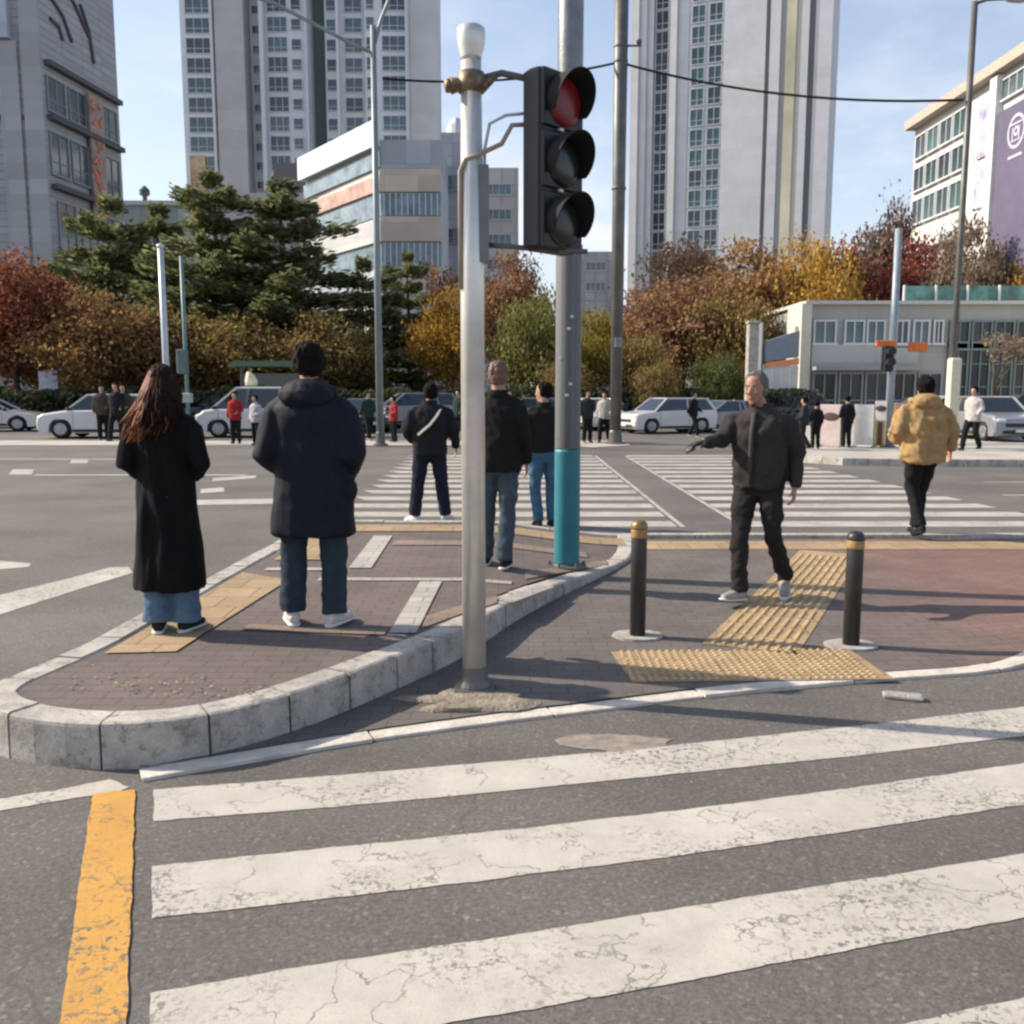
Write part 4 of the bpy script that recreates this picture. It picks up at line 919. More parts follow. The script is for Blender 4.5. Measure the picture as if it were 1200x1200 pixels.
def limbs(rnd, H, R, z0, n, lean=.0):
    """trunk + limbs; returns builder and tip list"""
    m = MB(); tips = []; top = H * .82
    tr = [(0, 0, 0), (rnd.uniform(-.1, .1), rnd.uniform(-.1, .1), z0), (rnd.uniform(-.3, .3), rnd.uniform(-.3, .3), H * .55), (rnd.uniform(-.3, .3), rnd.uniform(-.3, .3), top)]
    r0 = .028 * H
    m.tube(tr, [r0, r0 * .75, r0 * .4, r0 * .12], 8)
    for i in range(n):
        u = .25 + .75 * i / n; z = z0 + (top - z0) * u * .9; a = i * 2.4 + rnd.uniform(-.4, .4)
        el = rnd.uniform(.35, .9); Ln = R * (1.05 - .55 * u) * rnd.uniform(.75, 1.1)
        b = Vector((0, 0, z - .4)); e = b + Vector((cos(a) * Ln, sin(a) * Ln, Ln * el * .8)); mid = b.lerp(e, .5) + Vector((0, 0, -.08 * Ln))
        m.tube([b, mid, e], [r0 * .35, r0 * .2, r0 * .06], 6); tips.append(e); tips.append(mid.lerp(e, .3))
        for k in range(2):
            a2 = a + rnd.choice((-1, 1)) * rnd.uniform(.4, 1.0); e2 = mid + Vector((cos(a2) * Ln * .5, sin(a2) * Ln * .5, Ln * .35)); m.tube([mid, e2], [r0 * .14, r0 * .04], 5); tips.append(e2)
    tips.append(Vector(tr[-1])); return m, tips
def broad(seed, H, R, zb, nl, ls, dens=1.0, thin=0.0):
    key = ('b', seed); 
    if key in TP: return TP[key]
    rnd = random.Random(seed); tm, tips = limbs(rnd, H, R, zb, 9)
    zc = (zb + H) / 2 + .3; hz = (H - zb) / 2
    C_ = []
    for tpt in tips:
        for k in range(4): C_.append(tpt + Vector((rnd.gauss(0, .22 * R), rnd.gauss(0, .22 * R), rnd.gauss(0, .16 * hz))))
    for k in range(int(26 * dens)):
        a = rnd.uniform(0, 6.28); u = rnd.uniform(-1, 1); q = sqrt(1 - u * u) * rnd.uniform(.55, 1.0)
        k2 = 1 + .28 * noise.noise(Vector((cos(a) * 1.3, sin(a) * 1.3, u * 1.3 + seed)))
        C_.append(Vector((R * q * cos(a) * k2, R * q * sin(a) * k2, zc + hz * u * k2 * .92)))
    m = MB(); V = []; Fs = []
    per = nl // len(C_)
    for c in C_:
        sg = rnd.uniform(.13, .24) * R
        for i in range(int(per * rnd.uniform(.5, 1.5))):
            p = c + Vector((rnd.gauss(0, sg), rnd.gauss(0, sg), rnd.gauss(0, sg * .6)))
            if p.z < zb * .75: continue
            s_ = ls * rnd.uniform(.6, 1.35); n_ = Vector((rnd.gauss(0, 1), rnd.gauss(0, 1), rnd.gauss(0.4, 1))).normalized(); u_ = n_.orthogonal().normalized(); u_ = Matrix.Rotation(rnd.uniform(0, 6.28), 3, n_) @ u_; v_ = n_.cross(u_)
            k = len(V); V += [p - u_ * s_, p - v_ * s_ * .6, p + u_ * s_, p + v_ * s_ * .6]; Fs.append((k, k + 1, k + 2, k + 3))
    m.add(V, Fs); TP[key] = (tm.mesh('trunk', BARK, True), m.mesh('crown', leafmat('green leaves', (.07, .09, .03)))); return TP[key]
def pine(seed, H, R, zb, nl):
    key = ('p', seed)
    if key in TP: return TP[key]
    rnd = random.Random(seed); tm = MB(); r0 = .022 * H; tm.tube([(0, 0, 0), (.1, 0, H * .5), (0, .1, H * .97)], [r0, r0 * .6, r0 * .1], 8)
    m = MB(); V = []; Fs = []; tiers = int(H * .95)
    bs = []
    for t_ in range(tiers):
        u = t_ / (tiers - 1); z = zb + (H - zb) * u; rr = R * (max(0, 1 - u * 1.02) ** .5 * .92 + .13) * rnd.uniform(.72, 1.12); nb = rnd.randint(6, 8)
        for k in range(nb):
            a = k * 6.28 / nb + rnd.uniform(-.35, .35) + t_; Ln = rr * rnd.uniform(.7, 1.15); e = Vector((cos(a) * Ln, sin(a) * Ln, z + Ln * rnd.uniform(.0, .22))); b = Vector((0, 0, z - .1))
            tm.tube([b, b.lerp(e, .5) + Vector((0, 0, -.05)), e], [r0 * .2, r0 * .12, r0 * .04], 5); bs.append((b, e, Ln))
    tot = sum(x[2] for x in bs)
    for b, e, Ln in bs:
        d = (e - b).normalized(); sd_ = Vector((-d.y, d.x, 0)).normalized()
        for i in range(int(nl * Ln / tot)):
            u = rnd.uniform(.22, 1.06); wd = .42 * Ln * (1.15 - u) + .16; g_ = rnd.gauss(0, .5)
            p = b.lerp(e, u) + sd_ * (g_ * wd) + Vector((0, 0, rnd.gauss(.05, .16) - .12 * abs(g_)))
            s_ = rnd.uniform(.09, .20); n_ = Vector((rnd.gauss(0, .7), rnd.gauss(0, .7), 1)).normalized(); u_ = (d + sd_ * rnd.gauss(0, .9) + Vector((0, 0, rnd.uniform(0, .5)))).normalized(); v_ = n_.cross(u_).normalized()
            k = len(V); V += [p - u_ * s_, p - v_ * s_ * .42, p + u_ * s_, p + v_ * s_ * .42]; Fs.append((k, k + 1, k + 2, k + 3))
    m.add(V, Fs); TP[key] = (tm.mesh('trunk', BARK, True), m.mesh('crown', leafmat('pine', (.045, .065, .03)))); return TP[key]
def bare(seed, H):
    key = ('n', seed)
    if key in TP: return TP[key]
    rnd = random.Random(seed); m = MB(); tips = []
    def grow(p, d, ln, r, lv):
        e = p + d * ln; m.tube([p, p.lerp(e, .5) + Vector((rnd.uniform(-.04, .04), rnd.uniform(-.04, .04), 0)) * ln, e], [r, r * .8, r * .6], 5 if lv else 8)
        if lv >= 5: tips.append(e); return
        for k in range(2 if lv else 4):
            ax = Vector((rnd.gauss(0, 1), rnd.gauss(0, 1), rnd.gauss(0, .3))).normalized(); nd = (Matrix.Rotation(rnd.uniform(.25, .6), 3, ax) @ d).normalized(); nd = (nd + Vector((0, 0, .15))).normalized(); grow(e, nd, ln * rnd.uniform(.62, .82), r * .6, lv + 1)
        if lv > 2: tips.append(e)
    grow(Vector((0, 0, 0)), Vector((0, 0, 1)), H * .28, H * .016, 0)
    l_ = MB(); V = []; Fs = []
    for e in tips:
        for i in range(7):
            p = e + Vector((rnd.gauss(0, .2), rnd.gauss(0, .2), rnd.gauss(0, .2))); s_ = rnd.uniform(.05, .11); n_ = Vector((rnd.gauss(0, 1), rnd.gauss(0, 1), rnd.gauss(0, 1))).normalized(); u_ = n_.orthogonal(); v_ = n_.cross(u_); k = len(V); V += [p - u_ * s_, p - v_ * s_, p + u_ * s_, p + v_ * s_]; Fs.append((k, k + 1, k + 2, k + 3))
    l_.add(V, Fs); TP[key] = (m.mesh('trunk', BARK), l_.mesh('crown', leafmat('sparse', (.2, .1, .05)))); return TP[key]
def tree(proto, name, label, px, D, top, lm, H0, wpx=None, R0=None, group='trees along the far side of the junction', gz_=.06, cat='tree'):
    """stand the proto on the ground at photo column px and depth D; top = photo row of its crown"""
    b = U(px, 455, D); Hh = U(px, top, D).z - gz_; s_ = Hh / H0; sw = s_ if not wpx else (wpx / PXM(D) / 2) / R0
    t = thing(name, label, cat, (b.x, D, gz_), random.uniform(0, 6.28), group)
    tr, cr = proto; a = put('trunk', tr, t); c = put('crown', cr, t)
    for o in (a, c): o.scale = (sw, sw, s_)
    c.material_slots[0].link = 'OBJECT'; c.material_slots[0].material = lm
    return t
RED = leafmat('red maple leaves', (.27, .10, .06), .45, .02); ORG = leafmat('orange brown leaves', (.27, .155, .065), .4, .025); YEL = leafmat('yellow leaves', (.48, .29, .07), .35, .02)
PIN = leafmat('pine needles', (.20, .215, .10), .45, .02); OLV = leafmat('olive leaves', (.20, .19, .06), .45, .04); BRN = leafmat('brown red leaves', (.30, .165, .09), .4, .02); RUS = leafmat('rusty leaves', (.38, .225, .10), .4, .025); DRD = leafmat('dark red leaves', (.22, .065, .045), .4, .02); GRY = leafmat('grey brown leaves', (.24, .18, .13), .35, .02); MIX = leafmat('mixed green orange leaves', (.24, .165, .06), .45, .06); BUSH = leafmat('bush leaves', (.11, .125, .04), .45, .04)
PB = [broad(21, 7, 3, 1.8, 15000, .125, 1.6), broad(22, 7, 3, 1.6, 15000, .125, 1.6), broad(23, 7, 3, 1.9, 14000, .125, 1.6), broad(24, 5, 3, .6, 12000, .125, 1.4)]
PP = [pine(31, 11, 3.6, 1.4, 26000), pine(32, 11, 3.4, 1.4, 24000), pine(33, 9, 3.4, 1.2, 22000)]
BR = [bare(41, 9), bare(42, 9)]
T_ = tree
T_(PB[0], 'maple_tree', 'red maple tree at the left edge of the picture', 22, 44, 305, RED, 7.1, 150, 3.2)
T_(PB[1], 'maple_tree', 'second red maple, low and rounded, behind the first at the left edge', -50, 47, 300, DRD, 7.1, 150, 3.2)
T_(PB[1], 'autumn_tree', 'orange brown spreading tree between red maple and the woman', 122, 43, 350, ORG, 7.1, 140, 3.2)
T_(PB[3], 'autumn_tree', 'low orange brown tree behind the white estate car', 180, 45, 365, MIX, 5.1, 120, 3.2)
T_(PP[2], 'pine_tree', 'leftmost dark pine, wide and ragged, above the orange tree', 140, 54, 238, PIN, 9.1, 215, 3.4)
T_(PP[1], 'pine_tree', 'slender pine filling the gap left of the tallest pine', 195, 57, 245, PIN, 11.1, 170, 3.4)
T_(PP[0], 'pine_tree', 'tallest pine, over the parka man and the street lamp gap', 258, 50, 208, PIN, 11.1, 235, 3.6)
T_(PP[1], 'pine_tree', 'broad pine right of the tallest pine, above the parka man', 338, 50, 218, PIN, 11.1, 250, 3.4)
T_(PP[2], 'pine_tree', 'low dark pine just behind the left street lamp pole', 428, 52, 308, PIN, 9.1, 170, 3.4)
T_(PP[0], 'pine_tree', 'small dark pine between left street lamp and white pole', 480, 54, 300, PIN, 11.1, 125, 3.6)
T_(PB[2], 'autumn_tree', 'low orange red tree under the tall pines beside the parka man', 385, 45, 372, MIX, 7.1, 110, 3.2)
T_(PB[0], 'autumn_tree', 'low rusty tree under the tallest pine', 285, 45, 375, MIX, 7.1, 130, 3.2)
T_(PB[1], 'autumn_tree', 'yellow orange tree just left of the white signal pole', 528, 46, 345, leafmat('amber leaves', (.34, .19, .035)), 7.1, 80, 3.2)
T_(BR[0], 'bare_tree', 'thin almost leafless red brown tree left of the white pole', 500, 58, 300, BRN, 8.6, 70, 2.8)
T_(PB[2], 'autumn_tree', 'brown red tree between the white pole and the mast', 598, 56, 308, BRN, 7.1, 90, 3.2)
T_(PB[3], 'olive_green_tree', 'yellow green tree between the white pole and the mast', 628, 44, 352, OLV, 5.1, 90, 3.2)
T_(PB[0], 'autumn_tree', 'olive yellow tree seen just right of the mast', 697, 46, 368, leafmat('yellow olive leaves', (.28, .22, .04), .4, .03), 7.1, 72, 3.2)
T_(PB[3], 'olive_green_tree', 'low olive green tree right of the dark utility pole', 752, 44, 395, MIX, 5.1, 78, 3.2)
T_(PB[2], 'autumn_tree', 'broad brown red tree right of the dark utility pole', 798, 52, 332, BRN, 7.1, 135, 3.2)
T_(PB[0], 'autumn_tree', 'tall greyish brown tree before the pale apartment tower', 795, 62, 292, leafmat('pale brown leaves', (.36, .22, .13), .35), 7.1, 130, 3.2)
T_(PB[1], 'autumn_tree', 'rusty orange tree before the blank tower wall', 880, 56, 292, RUS, 7.1, 130, 3.2)
T_(PB[2], 'autumn_tree', 'bright yellow tree before the right edge of the tower', 945, 54, 290, YEL, 7.1, 95, 3.2)
T_(PB[3], 'autumn_tree', 'small bright yellow tree low above the office roof', 990, 62, 325, YEL, 5.1, 65, 3.2)
T_(BR[1], 'bare_tree', 'nearly bare tree left of the brown rounded tree', 1000, 64, 265, GRY, 8.6, 80, 2.8)
T_(PB[0], 'autumn_tree', 'dark brown rounded tree rising right of the tower', 1040, 64, 248, leafmat('dark brown leaves', (.15, .085, .06), .35), 7.1, 62, 3.2)
T_(PB[3], 'maple_tree', 'dark red tree in the middle behind the office roof', 985, 66, 288, DRD, 5.1, 100, 3.2)
T_(PB[2], 'maple_tree', 'dark red tree directly behind the roof screen', 1060, 60, 292, DRD, 7.1, 110, 3.2)
T_(PB[1], 'autumn_tree', 'grey brown tree before the white building with the purple banner', 1125, 56, 268, GRY, 7.1, 95, 3.2)
T_(PB[3], 'autumn_tree', 'yellow edged tree at the right edge below the banner', 1215, 53, 300, leafmat('amber leaves', (.34, .19, .035)), 5.1, 70, 3.2)
T_(BR[0], 'bare_tree', 'bare young tree in front of the right part of the office', 1165, 36, 385, GRY, 8.6, 80, 2.8, gz_=.15)
T_(PB[3], 'autumn_tree', 'low brown green tree behind the walking man', 858, 50, 350, MIX, 5.1, 100, 3.2)
# clipped bushes and a dark leaf strip added for the shade under the trees
def bush(px, D, top, wpx, lm, label, seed=24):
    t = T_(PB[3], 'bush', label, px, D, top, lm, 5.1, wpx, 3.2, 'round bushes behind the parked cars', cat='bush'); return t
bush(846, 40, 420, 62, BUSH, 'rounded green bush behind the walking man')
bush(770, 40, 428, 52, MIX, 'olive bush behind the white car facing left')
bush(665, 41, 424, 56, MIX, 'green bush behind the mast')
rnd = random.Random(5); m = MB(); V = []; Fs = []
for i in range(26000):
    x = rnd.uniform(-30, 13); y = 40.5 + rnd.gauss(0, .45); z = .1 + 1.45 * rnd.random() ** .7 * (1 + .22 * noise.noise(Vector((x * .7, 0, 0)))); p = Vector((x, y, z)); s_ = rnd.uniform(.07, .15)
    n_ = Vector((rnd.gauss(0, 1), rnd.gauss(-.4, 1), rnd.gauss(0.3, 1))).normalized(); u_ = n_.orthogonal().normalized(); v_ = n_.cross(u_); k = len(V); V += [p - u_ * s_, p - v_ * s_ * .6, p + u_ * s_, p + v_ * s_ * .6]; Fs.append((k, k + 1, k + 2, k + 3))
m.add(V, Fs); o = m.build('shade_hedge', leafmat('hedge leaves', (.055, .06, .03), .5, .05)); tag(o, 'long dark leaf strip added for the shade under the trees, behind the parked cars', 'shade_hedge'); o['kind'] = 'stuff'  # added dark leaves stand in for the shade below the crowns

# ================================================================ CARS
TYRE = mat('tyre rubber', (.015, .015, .016), .85); RIM = mat('alloy rim', (.35, .36, .38), .35, metal=.8); CGL = mat('car glass', (.02, .025, .03), .06, spec=.9, var=.3); HL = mat('headlight', (.7, .7, .72), .15, spec=.9); TL = mat('tail light', (.35, .02, .015), .25); BMP = mat('black trim', (.02, .02, .021), .6); PLT = mat('number plate white', (.65, .66, .66), .5)
CM = {}
def paintm(n, col): return mat('car paint ' + n, col, .32, metal=.0 if n == 'white' else .35, var=.05, coat=.8)
def car_meshes(kind):
    if kind in CM: return CM[kind]
    L_, W_, H_, hood, belt, xw0, xr0, xr1, xw1, rw = {'suv': (4.5, 1.86, 1.68, 1.02, 1.08, 1.15, .45, -1.75, -2.12, .36), 'sedan': (4.7, 1.82, 1.45, .86, .95, 1.15, .35, -1.05, -1.75, .33), 'van': (5.0, 1.95, 1.95, 1.05, 1.12, 1.85, .95, -2.3, -2.42, .35)}[kind]
    xf, xb = L_ / 2, -L_ / 2; af, ar = xf - .88, xb + .92; ra = rw + .06; g = .22
    P = [(xb + .05, .34), (xb + .12, g), (ar - ra, g)] + [(ar + ra * cos(a), rw + ra * sin(a)) for a in [pi - i * pi / 9 for i in range(10)] if rw + ra * sin(a) > g] + [(ar + ra, g), (af - ra, g)] + [(af + ra * cos(a), rw + ra * sin(a)) for a in [pi - i * pi / 9 for i in range(10)] if rw + ra * sin(a) > g] + [(af + ra, g), (xf - .12, g), (xf, .38), (xf, .62), (xf - .05, hood - .16), (xf - .22, hood - .07), (xw0 + .35, hood + .01), (xw0, belt), (0, belt + .02), (xw1, belt + .03), (xb + .04, belt - .02), (xb, .8)]
    m = MB(); n = len(P); sl = [(-W_ / 2, .90, .05), (-W_ / 2 + .05, .97, .012), (-W_ / 2 + .16, 1, 0), (W_ / 2 - .16, 1, 0), (W_ / 2 - .05, .97, .012), (W_ / 2, .90, .05)]
    v = []
    for y, k, dz in sl:
        for x, z in P:
            zz = z if z < .75 else z - dz * (1.4 if z > .85 else .7); arch = z < .8 and abs(x) < xf - .35
            v.append((x if arch else x * (1 - (1 - k) * .32), y, zz))
    f = []
    for i in range(5):
        for j in range(n): jj = (j + 1) % n; f.append((i * n + j, (i + 1) * n + j, (i + 1) * n + jj, i * n + jj))
    f += [tuple(range(n)), tuple(range(5 * n + n - 1, 5 * n - 1, -1))]; m.add(v, f, 0)
    # roof and pillars
    wb, wt = W_ / 2 - .09, W_ / 2 - .26; zt = H_
    def ro(x, s_): return Vector((x, s_ * wt, zt - .03))
    m.add([(xr0, -wt, zt - .05), (xr0, wt, zt - .05), (xr1, wt, zt - .06), (xr1, -wt, zt - .06), (xr0 - .15, -wt + .1, zt), (xr0 - .15, wt - .1, zt), (xr1 + .15, wt - .1, zt - .01), (xr1 + .15, -wt + .1, zt - .01)], [(3, 2, 1, 0), (4, 5, 6, 7), (0, 1, 5, 4), (1, 2, 6, 5), (2, 3, 7, 6), (3, 0, 4, 7)], 0)
    for s_ in (-1, 1):
        m.tube([(xw0, s_ * wb, belt), (xr0, s_ * wt, zt - .04)], .04, 6); m.tube([(xr0, s_ * wt, zt - .04), (xr1, s_ * wt, zt - .05)], .035, 6); m.tube([(xw1, s_ * wb, belt), (xr1, s_ * wt, zt - .05)], .07, 6)
        xm = (xr0 + xr1) / 2; m.tube([(xm + .05, s_ * (wb + .01), belt), (xm, s_ * (wt + .01), zt - .05)], .03, 6); xq = xr1 * .62; m.tube([(xq, s_ * wb, belt), (xq + .1, s_ * wt, zt - .05)], .045, 6)
    body = m.mesh('body', [BMP], False)
    m = MB(); e = .005
    m.add([(xw0, -wb, belt - .02), (xw0, wb, belt - .02), (xw1, wb, belt - .02), (xw1, -wb, belt - .02), (xr0, -wt, zt - .045), (xr0, wt, zt - .045), (xr1, wt, zt - .055), (xr1, -wt, zt - .055)], [(0, 1, 5, 4), (1, 2, 6, 5), (2, 3, 7, 6), (3, 0, 4, 7)]); gl = m.mesh('window_glass', CGL)
    m = MB(); m.lathe([(rw * .62, -.11), (rw * .97, -.105), (rw, -.07), (rw, .07), (rw * .97, .105), (rw * .62, .11)], 22, 0, None, 'y'); ty = m.mesh('tyre', TYRE, True)
    m = MB(); m.lathe([(rw * .60, -.118), (rw * .64, -.112), (rw * .64, .112), (rw * .60, .118)], 22, 0, None, 'y')
    for k in range(5): m.cbox((0, 0, 0), (.06, .26, rw * 1.22), 0, Matrix.Rotation(k * pi / 5, 4, 'Y') , .01)
    m.lathe([(.06, -.14), (.06, .14)], 10, 0, None, 'y'); ri = m.mesh('rim', RIM)
    m = MB(); m.cbox((0, 0, 0), (.16, .34, .15), ch=.04); hl = m.mesh('headlight', HL)
    m = MB(); m.cbox((0, 0, 0), (.12, .22, .26), ch=.04); tl = m.mesh('tail_light', TL)
    m = MB(); m.cbox((0, 0, 0), (.10, W_ * .62, .15), ch=.03); m.cbox((.02, 0, -.24), (.10, W_ * .7, .12), ch=.03); gr = m.mesh('grille', BMP)
    m = MB(); m.cbox((0, 0, 0), (.02, .44, .11), ch=.005); pl = m.mesh('number_plate', PLT)
    m = MB(); m.cbox((0, 0, 0), (.14, .18, .13), ch=.04); mi = m.mesh('mirror', BMP)
    m = MB(); 
    for s_ in (-1, 1):
        for x in (xw0 - .25, (xr0 + xr1) / 2, xr1 * .62 + .05): m.box(x - .006, x + .006, s_ * (W_ / 2 + .003) - .003, s_ * (W_ / 2 + .003) + .003, .42, belt - .12)
        m.box(ar + ra + .02, af - ra - .02, s_ * (W_ / 2 + .006) - .012, s_ * (W_ / 2 + .006) + .012, .25, .36)
    se = m.mesh('side_trim', BMP)
    CM[kind] = dict(body=body, gl=gl, ty=ty, ri=ri, hl=hl, tl=tl, gr=gr, pl=pl, mi=mi, se=se, d=(L_, W_, H_, hood, belt, af, ar, rw, xw0)); return CM[kind]
def car(kind, px, pyb, yaw, pm, label, cat='car', z=.0, name='parked_car', sc_=.9):
    q = car_meshes(kind); L_, W_, H_, hood, belt, af, ar, rw, xw0 = q['d']; b = G(px, pyb, z)
    t = thing(name, label, cat, b + Vector((0, .7, 0)), radians(yaw), 'cars beyond the junction'); t.scale = (sc_, sc_, sc_ * .95)
    o = put('body', q['body'], t); o.material_slots[0].link = 'OBJECT'; o.material_slots[0].material = pm; put('window_glass', q['gl'], t)
    for x in (af, ar):
        for s_ in (-1, 1):
            w_ = put('tyre', q['ty'], t, (x, s_ * (W_ / 2 - .13), rw)); w_.name = 'wheel'; put('rim', q['ri'], w_)
    for s_ in (-1, 1):
        put('headlight', q['hl'], t, (L_ / 2 - .10, s_ * (W_ / 2 - .24), hood - .22)); put('tail_light', q['tl'], t, (-L_ / 2 + .05, s_ * (W_ / 2 - .18), belt - .16)); put('mirror', q['mi'], t, (xw0 - .12, s_ * (W_ / 2 + .04), belt + .04))
    put('grille', q['gr'], t, (L_ / 2 - .03, 0, .62)); put('number_plate', q['pl'], t, (L_ / 2 + .055, 0, .42)); put('number_plate', q['pl'], t, (-L_ / 2 - .008, 0, .68)); put('side_trim', q['se'], t)
    return t
WHT = paintm('white', (.62, .61, .60)); SLV = paintm('silver', (.26, .27, .29)); DGY = paintm('dark grey', (.06, .065, .075)); PRL = paintm('pearl', (.58, .57, .56)); BLU = paintm('deep blue', (.03, .05, .10))
car('suv', 118, 514, 180, WHT, 'white estate car facing left behind the long haired woman')
car('sedan', -28, 506, 12, PRL, 'pale car cut by the left edge of the picture', z=0)
car('van', 310, 513, 178, WHT, 'white van facing left behind the parka man', 'van', name='parked_van')
car('sedan', 420, 506, -70, DGY, 'dark car with bright headlights right of the parka man')
car('suv', 480, 502, 200, SLV, 'silver car behind the man with the shoulder strap')
car('sedan', 530, 500, 170, BLU, 'deep blue car just left of the white signal pole')
car('sedan', 620, 501, 185, SLV, 'silver sedan between the white pole and the mast')
car('sedan', 697, 504, -75, WHT, 'small white car seen between mast and dark utility pole')
car('suv', 784, 508, 205, WHT, 'white car facing left right of the dark utility pole', sc_=.80)
car('sedan', 852, 506, 205, SLV, 'silver car behind the walking man outstretched arm', sc_=.85)
car('suv', 918, 500, 170, DGY, 'dark grey car partly behind the walking man')
car('suv', 1170, 516, -88, SLV, 'silver car at the right edge facing the camera', z=.15, sc_=.78)
car('sedan', 1120, 512, 175, WHT, 'white car mostly hidden by the tan jacket person and lamp post', z=.15)
car('sedan', 215, 498, 175, DGY, 'dark car between the white estate and the white van')
car('suv', 60, 499, 178, DGY, 'dark grey car behind the two white cars at the far left', sc_=.82)
car('suv', 258, 500, 190, BLU, 'deep blue car behind the red jacket person and white van', sc_=.85)
car('sedan', 660, 498, 185, WHT, 'white sedan behind the mast', sc_=.8)
car('van', 892, 494, 190, WHT, 'white van behind the walking man and far banner boards', 'van', name='parked_van', sc_=.78)
TNK = paintm('bronze', (.16, .12, .09)); BLD = paintm('black', (.012, .012, .014))
car('sedan', 395, 500, 190, BLD, 'black car low behind the hooded parka man', sc_=.85)
car('sedan', 575, 498, 5, TNK, 'bronze car just right of the white signal pole', sc_=.85)
car('sedan', 745, 500, 170, DGY, 'dark grey sedan behind the dark utility pole', sc_=.8)
car('sedan', 826, 498, -60, BLD, 'black car nose on between the white car and the walking man', sc_=.85)
car('sedan', 1090, 505, 185, DGY, 'dark sedan behind the tan jacket person and cream lamp foot', z=.15, sc_=.85)
car('suv', 1215, 508, 175, BLD, 'black car cut by the right edge behind the silver one', z=.15, sc_=.8)
# white upright cabinet by the left car, cream roof lamp
p = G(32, 500, .0); r = thing('info_panel', 'white upright printed panel standing behind the cars at the far left', 'upright panel', (p.x, p.y + 2.2, 0)); q = MB(); q.cbox((0, 0, 1.75), (.85, .3, 1.3), ch=.03); q.build('panel', mat('white blue print', (.55, .57, .64), .6, var=.25, scale=4), r); q = MB(); q.cbox((0, 0, .5), (.5, .25, 1.0), ch=.02); q.build('base', GFR, r)
p = G(290, 513, 0); r = thing('roof_lamp', 'rounded cream lamp bag on top of the white van', 'roof lamp', (p.x, p.y + .7, 1.672)); q = MB(); q.rings([(0, 0, .0, .12, .14), (0, 0, .03, .2, .2), (0, 0, .2, .21, .2), (-.03, 0, .38, .14, .14), (-.08, 0, .5, .05, .06)], 14); q.build('shade', mat('cream lamp', (.66, .62, .42), .6), r, True)
q = MB(); q.rings([(0, 0, .0, .24, .22), (0, 0, .025, .24, .22)], 14); q.build('foot', BMP, r)
# shelter roof behind the van
p = U(318, 455, 37); r = thing('bus_shelter', 'long green roofed shelter behind the white van', 'bus shelter', (p.x, 37, .0)); q = MB(); q.box(-1.4, 1.4, -.8, .8, 2.45, 2.58); q.box(-1.3, 1.3, -.7, .7, 2.58, 2.66); q.build('roof', mat('shelter green', (.10, .15, .09), .6), r)
for x in (-1.3, 1.3): q = MB(); q.box(x - .05, x + .05, .5, .6, 0, 2.449); q.build('post', DKPOLE, r)
q = MB(); q.box(-1.24, 1.24, .53, .56, .4, 2.2); q.build('back_panel', CGL, r)
# ================================================================ PEOPLE
def cloth(n, col, rough=.92, var=.22, bump=.35, bscale=120): return mat('cloth ' + n, col, rough, var=var, scale=9, bump=bump, bscale=bscale, spec=.2)
SKIN = mat('skin', (.42, .24, .165), .55, var=.08, scale=20)
HAIRB = mat('black hair', (.008, .006, .005), .85, var=.3, scale=60, spec=.12)
def remesh(mb, name, vox, mats, parent=None, smooth_it=6, wr=0.0, wf=(9, 9, 5), seed=0, post=None):
    o = mb.build(name, mats, parent)
    md = o.modifiers.new('r', 'REMESH'); md.mode = 'VOXEL'; md.voxel_size = vox; md.use_smooth_shade = True
    sm = o.modifiers.new('s', 'SMOOTH'); sm.factor = .5; sm.iterations = smooth_it
    bpy.context.view_layer.update(); dg = bpy.context.evaluated_depsgraph_get(); me = bpy.data.meshes.new_from_object(o.evaluated_get(dg), depsgraph=dg)
    o.modifiers.clear(); old = o.data; o.data = me; bpy.data.meshes.remove(old); me.materials.clear()
    for m in (mats if isinstance(mats, (list, tuple)) else [mats]): me.materials.append(m)
    if wr:
        me.update(); ns = [v.normal.copy() for v in me.vertices]
        for v, n_ in zip(me.vertices, ns):
            p = v.co; q = Vector((p.x * wf[0] + seed, p.y * wf[1], p.z * wf[2] + p.x * 3))
            a = noise.noise(q) + .5 * noise.noise(q * 2.1 + Vector((3, 1, seed))); a = a - .8 * max(0, abs(noise.noise(q * .8)) - .05)
            v.co = p + n_ * (wr * a)
    me.polygons.foreach_set('use_smooth', [True] * len(me.polygons)); me.update(); me.name = name
    return o
def V3(*a): return Vector(a)
def limb(m, a, b, c, r, n=12):
    """upper, joint, lower with tapering radii r = (r0, r1, r2, r3, r4)"""
    m.tube([a, a.lerp(b, .5), b, b.lerp(c, .35), c], r, n)
